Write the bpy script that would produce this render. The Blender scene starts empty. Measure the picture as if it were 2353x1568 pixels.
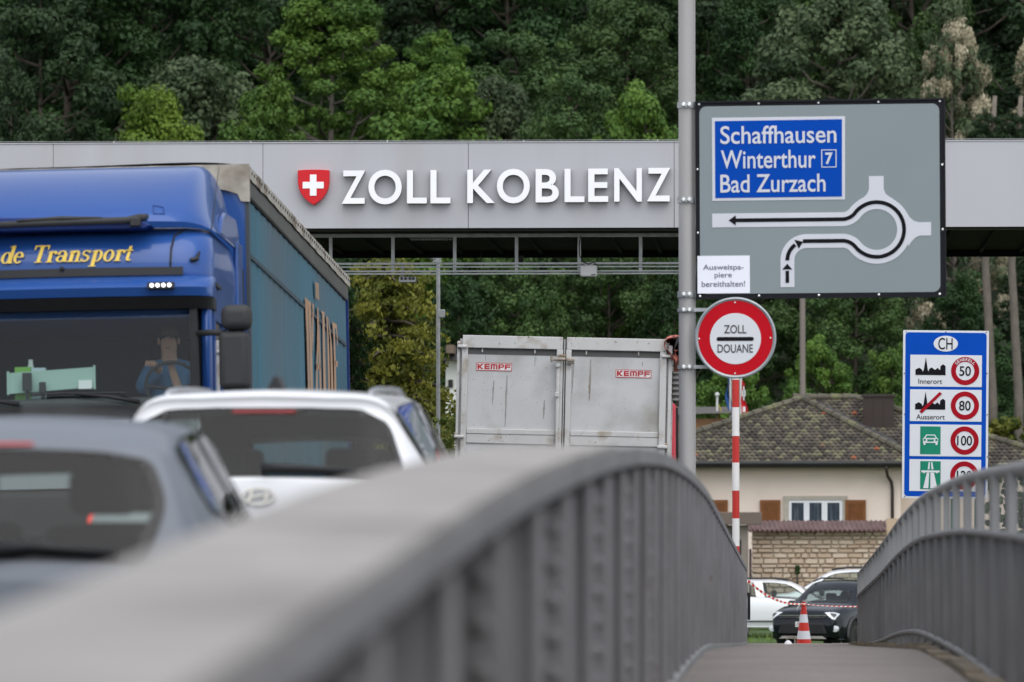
import bpy, bmesh, math, random
import numpy as np
from mathutils import Vector, Matrix
R = math.radians
sc = bpy.context.scene
col = sc.collection
random.seed(7)

# ------------------------------------------------------------------ camera
F = 13072.0                      # focal length in units of 1/2353 of the picture width (200 mm on 36 mm)
VX, VY = 1800.0, 1200.0          # where the direction of the bridge (+Y) meets the picture
phi = math.atan((VY - 784.0) / F)
theta = math.atan((VX - 1176.5) / F * math.cos(phi))
cd = bpy.data.cameras.new('camera'); cam = bpy.data.objects.new('camera', cd); col.objects.link(cam)
cd.sensor_width = 36.0; cd.lens = 200.0
cd.clip_start = 0.3; cd.clip_end = 3000.0
cam.location = (0, 0, 0)
CROT = Matrix.Rotation(theta, 3, 'Z') @ Matrix.Rotation(R(90) + phi, 3, 'X')
cam.rotation_euler = CROT.to_euler()
cd.dof.use_dof = True; cd.dof.focus_distance = 78.0; cd.dof.aperture_fstop = 4.5
sc.camera = cam

def P(px, py, Y):
    """world point at distance Y along the bridge seen at photo position px, py"""
    d = CROT @ Vector(((px - 1176.5) / F, (784.0 - py) / F, -1.0))
    return d * (Y / d.y)
def S(Y): return Y / F            # metres per photo unit

# ------------------------------------------------------------------ light
w = bpy.data.worlds.new('World'); sc.world = w; w.use_nodes = True
nt = w.node_tree; nt.nodes.clear()
wo = nt.nodes.new('ShaderNodeOutputWorld'); bg = nt.nodes.new('ShaderNodeBackground')
sky = nt.nodes.new('ShaderNodeTexSky'); hs = nt.nodes.new('ShaderNodeHueSaturation')
sky.sky_type = 'NISHITA'; sky.sun_disc = False
SUN_EL, SUN_AZ = R(64), R(160)   # azimuth clockwise from +Y
sky.sun_elevation = SUN_EL; sky.sun_rotation = SUN_AZ
sky.dust_density = 0.7; sky.air_density = 1.0
hs.inputs['Saturation'].default_value = 0.30
bg.inputs['Strength'].default_value = 0.13
nt.links.new(sky.outputs[0], hs.inputs['Color']); nt.links.new(hs.outputs[0], bg.inputs[0]); nt.links.new(bg.outputs[0], wo.inputs[0])
sl = bpy.data.lights.new('sun', 'SUN'); so = bpy.data.objects.new('sun', sl); col.objects.link(so)
sl.energy = 1.5; sl.angle = R(76); sl.color = (1.0, 0.985, 0.96)
sd = Vector((math.sin(SUN_AZ) * math.cos(SUN_EL), math.cos(SUN_AZ) * math.cos(SUN_EL), math.sin(SUN_EL)))
so.rotation_euler = sd.to_track_quat('Z', 'Y').to_euler(); so.location = (0, -20, 60)
sc.view_settings.view_transform = 'Standard'; sc.view_settings.look = 'None'
sc.view_settings.exposure = 0.78; sc.view_settings.gamma = 1.0
sc.cycles.max_bounces = 6; sc.cycles.diffuse_bounces = 3; sc.cycles.transparent_max_bounces = 12
sc.cycles.caustics_reflective = False; sc.cycles.caustics_refractive = False

# ------------------------------------------------------------------ materials
MATS = {}
def mat(name, c, rough=0.6, metal=0.0, var=0.12, scale=3.0, bump=0.0, bscale=40.0, coat=0.0, spec=0.3,
        c2=None, c2scale=2.0, c2lo=0.55, c2hi=0.7, stretch=(1, 1, 1), attr=None, emit=0.0, c3=None, c3scale=30, c3lo=.66, c3hi=.72, objvar=0.0):
    if name in MATS: return MATS[name]
    m = bpy.data.materials.new(name); MATS[name] = m; m.use_nodes = True
    n = m.node_tree.nodes; l = m.node_tree.links
    b = n['Principled BSDF']
    b.inputs['Roughness'].default_value = rough; b.inputs['Metallic'].default_value = metal
    b.inputs['Specular IOR Level'].default_value = spec
    if coat: b.inputs['Coat Weight'].default_value = coat; b.inputs['Coat Roughness'].default_value = 0.05
    tc = n.new('ShaderNodeTexCoord')
    mp = n.new('ShaderNodeMapping'); mp.inputs['Scale'].default_value = stretch
    l.new(tc.outputs['Object'], mp.inputs[0])
    def noise(s, d=5):
        x = n.new('ShaderNodeTexNoise'); x.inputs['Scale'].default_value = s; x.inputs['Detail'].default_value = d
        l.new(mp.outputs[0], x.inputs['Vector']); return x
    def mix(fac, a, bb):
        x = n.new('ShaderNodeMix'); x.data_type = 'RGBA'
        l.new(fac, x.inputs[0])
        for s, v in ((6, a), (7, bb)):
            if isinstance(v, tuple): x.inputs[s].default_value = (*v, 1)
            else: l.new(v, x.inputs[s])
        return x.outputs[2]
    def ramp(src, lo, hi):
        x = n.new('ShaderNodeMapRange'); x.inputs[1].default_value = lo; x.inputs[2].default_value = hi
        l.new(src, x.inputs[0]); return x.outputs[0]
    lo_c = tuple(v * (1 - var) for v in c); hi_c = tuple(min(1, v * (1 + var)) for v in c)
    if attr:
        at = n.new('ShaderNodeAttribute'); at.attribute_name = attr
        out = mix(at.outputs['Fac'], c, c2)
    else:
        out = mix(ramp(noise(scale).outputs['Fac'], 0.3, 0.7), lo_c, hi_c)
        if c2: out = mix(ramp(noise(c2scale, 8).outputs['Fac'], c2lo, c2hi), out, c2)
    if c3: out = mix(ramp(noise(c3scale, 3).outputs['Fac'], c3lo, c3hi), out, c3)
    if objvar:
        oi = n.new('ShaderNodeObjectInfo'); h = n.new('ShaderNodeHueSaturation')
        r1 = n.new('ShaderNodeMapRange'); r1.inputs[3].default_value = 1 - objvar; r1.inputs[4].default_value = 1 + objvar
        l.new(oi.outputs['Random'], r1.inputs[0]); l.new(r1.outputs[0], h.inputs['Value'])
        l.new(out, h.inputs['Color']); out = h.outputs[0]
    l.new(out, b.inputs['Base Color'])
    if bump:
        bp = n.new('ShaderNodeBump'); bp.inputs['Strength'].default_value = bump; bp.inputs['Distance'].default_value = 0.02
        l.new(noise(bscale).outputs['Fac'], bp.inputs['Height']); l.new(bp.outputs[0], b.inputs['Normal'])
    if emit:
        b.inputs['Emission Color'].default_value = (*c, 1); b.inputs['Emission Strength'].default_value = emit
    return m
def glass(name, tint, rough=0.0, ior=1.5):
    if name in MATS: return MATS[name]
    m = bpy.data.materials.new(name); MATS[name] = m; m.use_nodes = True
    n = m.node_tree.nodes; l = m.node_tree.links; n.clear()
    o = n.new('ShaderNodeOutputMaterial'); t = n.new('ShaderNodeBsdfTransparent'); g = n.new('ShaderNodeBsdfGlossy')
    mx = n.new('ShaderNodeMixShader'); lw = n.new('ShaderNodeLayerWeight'); lw.inputs[0].default_value = .5
    pw = n.new('ShaderNodeMath'); pw.operation = 'POWER'; pw.inputs[1].default_value = 4.0
    fr = n.new('ShaderNodeMapRange'); f0 = ((ior-1)/(ior+1))**2*0.5; fr.inputs[3].default_value = f0; fr.inputs[4].default_value = 1.0
    l.new(lw.outputs['Facing'], pw.inputs[0]); l.new(pw.outputs[0], fr.inputs[0])
    t.inputs[0].default_value = (*tint, 1); g.inputs[0].default_value = (1, 1, 1, 1); g.inputs['Roughness'].default_value = rough
    l.new(fr.outputs[0], mx.inputs[0]); l.new(t.outputs[0], mx.inputs[1]); l.new(g.outputs[0], mx.inputs[2]); l.new(mx.outputs[0], o.inputs[0])
    return m

# ------------------------------------------------------------------ mesh helpers
class MB:
    def __init__(s): s.v = []; s.f = []; s.t = []
    def add(s, vs, fs, tint=None):
        o = len(s.v); s.v += [tuple(v) for v in vs]; s.f += [tuple(i + o for i in f) for f in fs]
        if tint is not None: s.t += [tint] * len(vs)
        return s
    def box(s, a, b, m=None, tint=None):
        (x0, y0, z0), (x1, y1, z1) = a, b
        vs = [Vector(p) for p in ((x0,y0,z0),(x1,y0,z0),(x1,y1,z0),(x0,y1,z0),(x0,y0,z1),(x1,y0,z1),(x1,y1,z1),(x0,y1,z1))]
        if m is not None: vs = [m @ v for v in vs]
        return s.add(vs, [(0,3,2,1),(4,5,6,7),(0,1,5,4),(1,2,6,5),(2,3,7,6),(3,0,4,7)], tint)
    def cbox(s, c, d, m=None): return s.box([c[i]-d[i]/2 for i in range(3)], [c[i]+d[i]/2 for i in range(3)], m)
    def tube(s, pts, r, n=8, cap=True):
        pts = [Vector(p) for p in pts]; rs = r if isinstance(r, (list, tuple)) else [r] * len(pts)
        rings = []; up = Vector((0, 0, 1)); o = len(s.v)
        prev = None
        for i, p in enumerate(pts):
            d = (pts[min(i+1, len(pts)-1)] - pts[max(i-1, 0)]).normalized()
            if prev is None:
                a = d.cross(up if abs(d.z) < .9 else Vector((1, 0, 0))).normalized()
            else:
                a = (prev - d * prev.dot(d)).normalized()
            prev = a; b = d.cross(a)
            for k in range(n):
                t = 2 * math.pi * k / n
                s.v.append(tuple(p + (a * math.cos(t) + b * math.sin(t)) * rs[i]))
        for i in range(len(pts) - 1):
            for k in range(n):
                k2 = (k + 1) % n
                s.f.append((o+i*n+k, o+i*n+k2, o+(i+1)*n+k2, o+(i+1)*n+k))
        if cap:
            s.f.append(tuple(o + k for k in reversed(range(n)))); e = o + (len(pts)-1)*n
            s.f.append(tuple(e + k for k in range(n)))
        return s
    def lathe(s, prof, n=24, c=(0, 0, 0), axis='z'):
        o = len(s.v)
        for (r, h) in prof:
            for k in range(n):
                t = 2*math.pi*k/n; x, y = r*math.cos(t), r*math.sin(t)
                p = {'z': (x, y, h), 'y': (x, h, y), 'x': (h, x, y)}[axis]
                s.v.append((p[0]+c[0], p[1]+c[1], p[2]+c[2]))
        for i in range(len(prof)-1):
            for k in range(n):
                k2 = (k+1) % n
                s.f.append((o+i*n+k, o+i*n+k2, o+(i+1)*n+k2, o+(i+1)*n+k))
        s.f.append(tuple(o+k for k in reversed(range(n)))); e = o+(len(prof)-1)*n
        s.f.append(tuple(e+k for k in range(n)))
        return s
    def prism(s, poly, y0, y1, fn=None):
        """polygon (x, z) extruded from depth y0 (front) to y1"""
        n = len(poly); vs = [(x, y0, z) for x, z in poly] + [(x, y1, z) for x, z in poly]
        a = sum(poly[i][0]*poly[(i+1) % n][1]-poly[(i+1) % n][0]*poly[i][1] for i in range(n))
        fr = tuple(range(n)); bk = tuple(range(2*n-1, n-1, -1))
        fs = [fr, bk] + [(i, i+n, (i+1) % n+n, (i+1) % n) for i in range(n)]
        if a < 0: fs = [tuple(reversed(f)) for f in fs]
        if fn: vs = [fn(v) for v in vs]
        return s.add(vs, fs)
    def strip(s, L, Rr, y0, y1):
        """band between two polylines of (x, z), thickness y0..y1"""
        n = len(L); vs = []
        for (a, b) in zip(L, Rr): vs += [(a[0], y0, a[1]), (b[0], y0, b[1]), (b[0], y1, b[1]), (a[0], y1, a[1])]
        fs = []
        for i in range(n-1):
            for k in range(4):
                k2 = (k+1) % 4; fs.append((4*i+k, 4*i+k2, 4*i+4+k2, 4*i+4+k))
        fs += [(0, 3, 2, 1), (4*n-4, 4*n-3, 4*n-2, 4*n-1)]
        return s.add(vs, fs)
    def grid(s, fn, nu, nv, skip=None):
        o = len(s.v)
        for i in range(nu+1):
            for j in range(nv+1): s.v.append(tuple(fn(i/nu, j/nv)))
        for i in range(nu):
            for j in range(nv):
                if skip and skip((i+.5)/nu, (j+.5)/nv): continue
                a = o+i*(nv+1)+j; s.f.append((a, a+nv+1, a+nv+2, a+1))
        return s
    def mesh(s, name, fix=True):
        me = bpy.data.meshes.new(name); me.from_pydata(s.v, [], s.f)
        if s.t and len(s.t) == len(s.v):
            at = me.attributes.new('tint', 'FLOAT', 'POINT'); at.data.foreach_set('value', s.t)
        if fix:
            bm = bmesh.new(); bm.from_mesh(me); bmesh.ops.recalc_face_normals(bm, faces=bm.faces); bm.to_mesh(me); bm.free()
        return me
    def build(s, name, m, parent=None, smooth=False, bevel=0.0, seg=2, fix=True, angle=35):
        return link(name, s.mesh(name, fix), m, parent, smooth, bevel, seg, angle)
def link(name, me, m, parent=None, smooth=False, bevel=0.0, seg=2, angle=35):
    o = bpy.data.objects.new(name, me); col.objects.link(o)
    if m is not None and not me.materials: me.materials.append(m)
    if parent is not None: o.parent = parent
    if smooth:
        me.shade_smooth() if smooth == 'all' else smooth_by_angle(me, angle)
    if bevel:
        b = o.modifiers.new('bevel', 'BEVEL'); b.width = bevel; b.segments = seg; b.limit_method = 'ANGLE'; b.angle_limit = R(40)
        if not smooth: smooth_by_angle(me, 30)
    return o
def smooth_by_angle(me, ang):
    me.shade_smooth()
    bm = bmesh.new(); bm.from_mesh(me)
    for e in bm.edges:
        e.smooth = len(e.link_faces) != 2 or e.calc_face_angle(0) < R(ang)
    bm.to_mesh(me); bm.free()
def tag(o, label=None, cat=None, group=None, kind=None):
    if label: o['label'] = label
    if cat: o['category'] = cat
    if group: o['group'] = group
    if kind: o['kind'] = kind
    return o
def empty(name, loc, label, cat, group=None, rot=None):
    o = bpy.data.objects.new(name, None); col.objects.link(o); o.empty_display_size = 0.2
    o.location = loc
    if rot is not None: o.rotation_euler = rot
    return tag(o, label, cat, group)
def struct(name, mb, m, smooth=False):
    return tag(mb.build(name, m, None, smooth), kind='structure')
def copy_tree(o, parent=None):
    c = o.copy(); col.objects.link(c)
    if parent is not None: c.parent = parent
    for ch in list(o.children): copy_tree(ch, c)
    return c
def text_mb(body, x0, z0, x1, z1, y0, y1, bold=0.0, shear=0.0, spacing=1.0):
    """lettering filling the box x0..x1, z0..z1, thickness y0 (front) .. y1"""
    cu = bpy.data.curves.new('t', 'FONT'); cu.body = body; cu.size = 1.0; cu.offset = bold; cu.shear = shear
    cu.space_character = spacing; cu.resolution_u = 6; cu.fill_mode = 'FRONT'
    cu.extrude = 0.0
    ob = bpy.data.objects.new('t', cu); col.objects.link(ob)
    dg = bpy.context.evaluated_depsgraph_get(); me = bpy.data.meshes.new_from_object(ob.evaluated_get(dg))
    bpy.data.objects.remove(ob); bpy.data.curves.remove(cu)
    bm = bmesh.new(); bm.from_mesh(me); bpy.data.meshes.remove(me)
    bmesh.ops.remove_doubles(bm, verts=bm.verts, dist=1e-5)
    xs = [v.co.x for v in bm.verts]; ys = [v.co.y for v in bm.verts]
    ax, bx, ay, by = min(xs), max(xs), min(ys), max(ys)
    for v in bm.verts:
        v.co = Vector((x0+(v.co.x-ax)/(bx-ax)*(x1-x0), y0, z0+(v.co.y-ay)/(by-ay)*(z1-z0)))
    r = bmesh.ops.extrude_face_region(bm, geom=list(bm.faces))
    for e in r['geom']:
        if isinstance(e, bmesh.types.BMVert): e.co.y = y1
    bmesh.ops.recalc_face_normals(bm, faces=bm.faces)
    bm.verts.index_update()
    mb = MB(); mb.v = [tuple(v.co) for v in bm.verts]; mb.f = [tuple(v.index for v in f.verts) for f in bm.faces]
    bm.free(); return mb
def rrect(x0, z0, x1, z1, r, n=6):
    out = []
    for cx, cz, a in ((x1-r, z1-r, 0), (x0+r, z1-r, 90), (x0+r, z0+r, 180), (x1-r, z0+r, 270)):
        for k in range(n+1):
            t = R(a + 90*k/n); out.append((cx+r*math.cos(t), cz+r*math.sin(t)))
    return out
def ell(cx, cz, rx, rz=None, n=40):
    rz = rx if rz is None else rz
    return [(cx+rx*math.cos(2*math.pi*k/n), cz+rz*math.sin(2*math.pi*k/n)) for k in range(n)]
def ring(cx, cz, ro, ri, n=48):
    L = [(cx+ro*math.cos(2*math.pi*k/n), cz+ro*math.sin(2*math.pi*k/n)) for k in range(n+1)]
    Q = [(cx+ri*math.cos(2*math.pi*k/n), cz+ri*math.sin(2*math.pi*k/n)) for k in range(n+1)]
    return L, Q
def cr(ps, t):
    """Catmull-Rom through a list of tuples at parameter t (0..len-1)"""
    n = len(ps); i = min(int(t), n-2) if t > 0 else 0; u = t-i
    p0, p1, p2, p3 = ps[max(i-1, 0)], ps[i], ps[i+1], ps[min(i+2, n-1)]
    return [0.5*((2*b)+(-a+c)*u+(2*a-5*b+4*c-d)*u*u+(-a+3*b-3*c+d)*u**3) for a, b, c, d in zip(p0, p1, p2, p3)]
def interp(xs, ys, x): return float(np.interp(x, xs, ys))

# ------------------------------------------------------------------ heights along the bridge (relative to the lens)
PY = [-8, 0, 5.4, 6.5, 8.6, 10.1, 12.2, 15.3, 17.5, 20.6, 25.5, 31.4, 38.2, 48.5, 66.4, 79.6]
PZ = [-.60, -.33, -.135, -.098, -.014, .048, .104, .180, .222, .268, .304, .286, .219, .004, -.37, -.633]
def pz(y):                       # top of the parapet girder (smoothed)
    return sum(interp(PY, PZ, y+d)*wt for d, wt in ((-2, .15), (-1, .2), (0, .3), (1, .2), (2, .15))) if 3 < y < 76 else interp(PY, PZ, y)
def wz(y): return pz(y) - 1.072  # walkway
XL, XO, XR, YE = -0.505, -0.84, 1.06, 79.6
RY = [-10, 0, 20, 29, 40, 52, 66, 80, 95, 120, 140, 148, 400]
RZ = [-1.6, -1.4, -1.08, -.96, -.78, -.76, -1.18, -1.75, -2.25, -2.85, -3.12, -2.93, -2.95]
def rz(y): return interp(RY, RZ, y)
# ------------------------------------------------------------------ materials used in many places
m_girder = mat('girder_paint', (.205, .20, .205), .55, 0, .12, 2.2, .12, 18, c2=(.155, .148, .145), c2scale=1.6, c3=(.15, .105, .075), c3scale=9, c3lo=.70, c3hi=.78)
m_coping = mat('girder_top', (.285, .268, .254), .75, 0, .14, 3, .1, 30, c2=(.195, .182, .174), c2scale=1.1, c2lo=.5, c2hi=.65, c3=(.38, .355, .33), c3scale=4)
m_rail = mat('railing_paint', (.20, .197, .20), .5, 0, .12, 1.5, .1, 25, c2=(.16, .16, .148), c2scale=.8, c3=(.12, .09, .065), c3scale=11, c3lo=.71, c3hi=.78)
m_galv = mat('galvanised_steel', (.36, .37, .38), .45, .35, .14, 9, .05, 60, c2=(.26, .27, .28), c2scale=5)
m_black = mat('black_plastic', (.018, .018, .02), .5, 0, .15, 6)
m_dark = mat('dark_grey', (.05, .05, .053), .55, 0, .15, 5)
m_white = mat('white_paint', (.78, .78, .78), .45, 0, .04, 3)
m_red = mat('signal_red', (.55, .018, .02), .45, 0, .06, 4)
m_tyre = mat('tyre_rubber', (.02, .02, .02), .8, 0, .2, 20)
m_asphalt = mat('asphalt', (.215, .192, .18), .9, 0, .14, 1.4, .6, 70, c2=(.30, .27, .25), c2scale=38, c2lo=.55, c2hi=.62, c3=(.06, .055, .055), c3scale=55, c3lo=.62, c3hi=.7)
m_road = mat('road_asphalt', (.06, .06, .062), .9, 0, .15, 2, .4, 120)
m_grass = mat('grass_ground', (.05, .085, .022), .95, 0, .25, 1.2, .4, 20, c2=(.09, .10, .035), c2scale=.6)
m_hill = mat('forest_floor', (.018, .026, .012), 1, 0, .3, .5, .5, 2)

# ------------------------------------------------------------------ ground, river, bridge deck
def gh(x, y):
    if y < 68: return -9.5
    if y < 79.7: return -9.5 + (y-68)/11.7*(9.5-2.1)
    z = rz(y) - .06
    if x > -1 and y < 95: z = min(z, -2.0 - (y-80)*.03)
    if y > 196: z += (min(y, 300)-196)*.27+max(0, y-300)*.6
    if 180 < y: z += .3*math.sin(x*.21)*math.sin(y*.13)
    return z
ys = [-60, 0, 40, 60, 67.9, 68, 72, 76, 79.7, 84, 90, 95, 105, 120, 135, 150, 165, 180, 196, 200, 210, 225, 240, 260, 280, 300, 330, 360, 420]
xs = list(np.linspace(-110, 110, 56))
g = MB(); g.v = [(x, y, gh(x, y)) for y in ys for x in xs]
nx = len(xs)
g.f = [(i*nx+j, i*nx+j+1, (i+1)*nx+j+1, (i+1)*nx+j) for i in range(len(ys)-1) for j in range(nx-1)]
gm = g.mesh('ground'); gm.materials.append(m_grass); gm.materials.append(m_hill)
for p in gm.polygons:
    if p.center.y > 190: p.material_index = 1
gm.shade_smooth(); go = bpy.data.objects.new('ground', gm); col.objects.link(go); tag(go, kind='structure')
m_water = mat('river_water', (.02, .035, .03), .08, 0, .1, .3, .25, 1.2)
struct('river', MB().box((-110, -60, -8.4), (110, 71, -8.3)), m_water)

def deck(name, x0, x1, y0, y1, fz, th, m, n=60, dz=0):
    b = MB()
    for i in range(n+1):
        y = y0+(y1-y0)*i/n; z = fz(y)+dz
        b.v += [(x0, y, z), (x1, y, z), (x1, y, z-th), (x0, y, z-th)]
    for i in range(n):
        for k in range(4):
            k2 = (k+1) % 4; b.f.append((4*i+k, 4*i+k2, 4*i+4+k2, 4*i+4+k))
    b.f += [(0, 3, 2, 1), (4*n, 4*n+1, 4*n+2, 4*n+3)]
    return struct(name, b, m, True)
deck('road', -9.2, -.95, -8, 190, rz, .5, m_road, 160)
deck('footpath', -.50, .90, -6, 80.2, wz, .22, m_asphalt, 160)
# kerb of rough stone along the railing side, in separate lengths
m_kerb = mat('kerb_stone', (.20, .17, .13), .9, 0, .2, 4, .5, 40, c2=(.28, .20, .10), c2scale=2.5)
k = MB(); y = 3.0
while y < 79:
    L = random.uniform(.7, 1.3); a, b_ = y, min(y+L-.02, 79.5)
    h = random.uniform(.012, .045)
    vs = []
    for yy in (a, b_):
        vs += [(.903, yy, wz(yy)-.3), (1.02, yy, wz(yy)-.3), (1.02, yy, wz(yy)+h), (.903+random.uniform(0, .02), yy, wz(yy)+h)]
    k.add(vs, [(0,1,2,3), (7,6,5,4), (0,4,5,1), (1,5,6,2), (2,6,7,3), (3,7,4,0)]); y += L
struct('kerb', k, m_kerb)
m_conc = mat('kerb_concrete', (.36, .35, .32), .9, 0, .15, 4, .3, 40)
struct('kerb_strip', MB().box((-4.2, 92.0, -2.6), (6, 92.5, -2.0)), m_conc)
struct('abutment', MB().box((-9.2, 79.7, -9), (3.2, 81.2, -2.02)), m_conc)
# landing slab past the end of the bridge
struct('landing', MB().box((-.49, 80.21, -2.3), (3.0, 91.9, -1.99)), m_road)

# ------------------------------------------------------------------ left parapet: riveted plate girder
par = empty('bridge_parapet', (0, 0, 0), 'dark grey riveted steel girder with pale dusty top, curving past the vehicles', 'parapet')
def flange(x0, x1, y0, y1, dz0, dz1, n=110):
    b = MB()
    for i in range(n+1):
        y = y0+(y1-y0)*i/n; z = pz(y)
        b.v += [(x0, y, z+dz0), (x1, y, z+dz0), (x1, y, z+dz1), (x0, y, z+dz1)]
    for i in range(n):
        for k in range(4):
            k2 = (k+1) % 4; b.f.append((4*i+k, 4*i+k2, 4*i+4+k2, 4*i+4+k))
    b.f += [(0, 3, 2, 1), (4*n, 4*n+1, 4*n+2, 4*n+3)]
    return b
flange(XO, XL, -6, YE, -.055, -.004).build('top_flange', m_girder, par, True)
cp = flange(XO+.001, XL-.003, -6, 17.4, -.003, .016, 60).build('cover_plate', m_coping, par, True)
flange(XO+.004, XL-.008, 17.41, YE, -.003, .003, 90).build('cover_plate', mat('girder_top_worn', (.23, .23, .232), .65, 0, .12, 2, c2=(.32, .31, .3), c2scale=1.5), par, True)
wb = MB()
N = 120
for i in range(N+1):
    y = -6+(YE+6)*i/N; wb.v += [(-.655, y, pz(y)-.055), (-.635, y, pz(y)-.055), (-.635, y, wz(y)-.35), (-.655, y, wz(y)-.35)]
for i in range(N):
    for q in range(4):
        q2 = (q+1) % 4; wb.f.append((4*i+q, 4*i+q2, 4*i+4+q2, 4*i+4+q))
wb.f += [(0, 3, 2, 1), (4*N, 4*N+1, 4*N+2, 4*N+3)]
wb.build('web_plate', m_girder, par)
def rivet(b, x, y, z, r=.017):
    b.lathe([(r, 0), (r*.95, -.007), (r*.75, -.017), (r*.4, -.023)], 10, (x, y, z), 'y')
y = 4.0; i = 0
while y < YE-.3:
    b = MB(); zt, zb = pz(y)-.056, wz(y)-.02
    b.box((-.634, y, zb), (-.518, y+.014, zt))
    b.tube([(-.524, y+.006, zb), (-.524, y+.006, zt-.02)], .0195, 12)      # rounded edge bead
    b.box((-.634, y-.05, zb), (-.626, y, zt))                           # angle leg on the web
    if i % 2 == 0 and y < 31:
        b.box((-.625, y-.012, zb), (-.5185, y-.001, zt-.05))
        z = zb+.07
        while z < zt-.06:
            rivet(b, -.551, y-.012, z, .0205); z += .087
    # haunch under the flange
    b.prism([(-.506, zt), (-.634, zt), (-.634, zt-.12), (-.518, zt-.02)], y+.015, y+.024)
    b.build('stiffener', m_girder, par, True)
    y += 1.6; i += 1
# light plates along the girder's foot
y = 10.0
while y < YE-1:
    b = MB(); L = 2.05
    for q in range(2):
        yy = y+q*L; z = wz(yy)
        b.v += [(-.632, yy, z-.05), (-.502, yy, z-.05), (-.502, yy, z+.035), (-.632, yy, z+.05)]
    b.f = [(0, 1, 2, 3), (7, 6, 5, 4), (0, 4, 5, 1), (1, 5, 6, 2), (2, 6, 7, 3), (3, 7, 4, 0)]
    if y > 30 or True: b.build('foot_plate', mat('foot_plate', (.33, .34, .345), .6, 0, .1, 4, c2=(.2, .2, .2), c2scale=3), par)
    y += 2.1
MB().box((-.502, 79.2, -1.36), (-.46, 79.3, -.98)).build('end_plaque', m_black, par, bevel=.006)

# ------------------------------------------------------------------ right railing
rail = empty('bridge_railing', (0, 0, 0), 'dark grey steel railing with upright bars and arched handrail', 'railing')
RTY, RTZ = [4, 12, 18, 25, 33.2, 43.3, 51, 60, 70, 79.6], [.03, .16, .232, .272, .287, .214, .05, -.211, -.46, -.70]
def rtop(y): return sum(interp(RTY, RTZ, y+d)*q for d, q in ((-3, .15), (-1.5, .2), (0, .3), (1.5, .2), (3, .15))) if y < 75 else interp(RTY, RTZ, y)
yy = [4+.8*i for i in range(95)] + [YE]
def railtube(dz, r, x=XR): return MB().tube([(x, q, rtop(q)+dz) for q in yy], r, 12)
railtube(-.032, .034).build('handrail', m_rail, rail, 'all')
railtube(-.335, .02, XR-.03).build('middle_rail', m_rail, rail, 'all')
railtube(-1.04, .022, XR-.03).build('bottom_rail', m_rail, rail, 'all')
def sheet(x0, x1, y0, y1, d0, d1, n):
    b = MB()
    for i in range(n+1):
        q = y0+(y1-y0)*i/n; z = rtop(q); b.v += [(x0, q, z+d0), (x1, q, z+d0), (x1, q, z+d1), (x0, q, z+d1)]
    for i in range(n):
        for k_ in range(4):
            k2 = (k_+1) % 4; b.f.append((4*i+k_, 4*i+k2, 4*i+4+k2, 4*i+4+k_))
    b.f += [(0, 3, 2, 1), (4*n, 4*n+1, 4*n+2, 4*n+3)]
    return b
sheet(XR-.006, XR+.004, 4, YE, -1.04, -.335, 90).build('lower_panel', m_rail, rail)
m_fascia = mat('railing_fascia', (.15, .15, .155), .6, 0, .12, 2)
sheet(XR+.02, XR+.03, 4, YE, -1.5, -1.06, 90).build('edge_plate', m_fascia, rail)
y = 9.0; i = 0
m_post = mat('railing_bar', (.23, .228, .23), .5, 0, .12, 3)
while y < YE:
    b = MB(); z = rtop(y)
    b.box((XR-.046, y, z-1.35), (XR-.006, y+.028, z-.05))
    b.box((XR-.03, y-.02, z-.36), (XR-.008, y+.05, z-.31))
    b.build('railing_post', m_post, rail)
    if y+2.1 < YE:
        b = sheet(XR-.006, XR+.004, y+.03, y+(1.52 if y < 37 else 1.8), -.325, -.06, 3)
        for q in range(1, 4):
            yq = y+.03+q*.36; zq = rtop(yq); b.box((XR-.016, yq, zq-.32), (XR-.0065, yq+.05, zq-.06))
        b.build('infill_panel', m_rail, rail)
    for q in (1, 2, 3):
        yq = y+q*.52
        if yq < YE:
            zq = rtop(yq); MB().box((XR-.014, yq, zq-1.02), (XR-.0065, yq+.04, zq-.355)).build('railing_bar', m_rail, rail)
    y += 2.1; i += 1
# ------------------------------------------------------------------ customs canopy
YC = 88.0
m_alu = mat('canopy_cladding', (.45, .45, .48), .42, .0, .04, .5, 0, c2=(.40, .395, .41), c2scale=1.1, c2lo=.48, c2hi=.75, stretch=(1, 1, .12))
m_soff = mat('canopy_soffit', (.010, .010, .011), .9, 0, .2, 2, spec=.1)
can = empty('customs_canopy', P(1300, 1200, YC), 'long grey metal customs canopy carrying white capital letters across the road', 'canopy')
can.location.z = 0
c0 = Vector(can.location); U = S(YC)
def cx(px): return (P(px, 430, YC).x - c0.x)
def czz(py): return P(1300, py, YC).z
ztop, zbot = czz(327.5), czz(524.0)
edges = [-900, -360, 122, 604, 1076, 1549, 2031, 2513, 3000]
for a, b_ in zip(edges[:-1], edges[1:]):
    mb = MB().box((cx(a)+.0035, 0, zbot), (cx(b_)-.0035, .05, ztop))
    mb.build('fascia_panel', m_alu, can, bevel=.004)
MB().box((cx(-900), .055, zbot+.03), (cx(3000), .12, ztop-.02)).build('fascia_backing', m_dark, can)
MB().box((cx(-900), -.012, ztop+.001), (cx(3000), .14, ztop+.018)).build('top_trim', m_alu, can)
D = 8.6
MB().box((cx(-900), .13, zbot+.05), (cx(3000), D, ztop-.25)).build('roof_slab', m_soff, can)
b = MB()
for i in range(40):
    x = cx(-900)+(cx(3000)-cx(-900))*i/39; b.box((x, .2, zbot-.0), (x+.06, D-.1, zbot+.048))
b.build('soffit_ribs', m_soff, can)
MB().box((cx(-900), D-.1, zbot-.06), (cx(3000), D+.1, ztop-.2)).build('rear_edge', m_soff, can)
MB().box((cx(-900), .13, zbot-.03), (cx(3000), .3, zbot+.045)).build('drip_edge', m_black, can)
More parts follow.
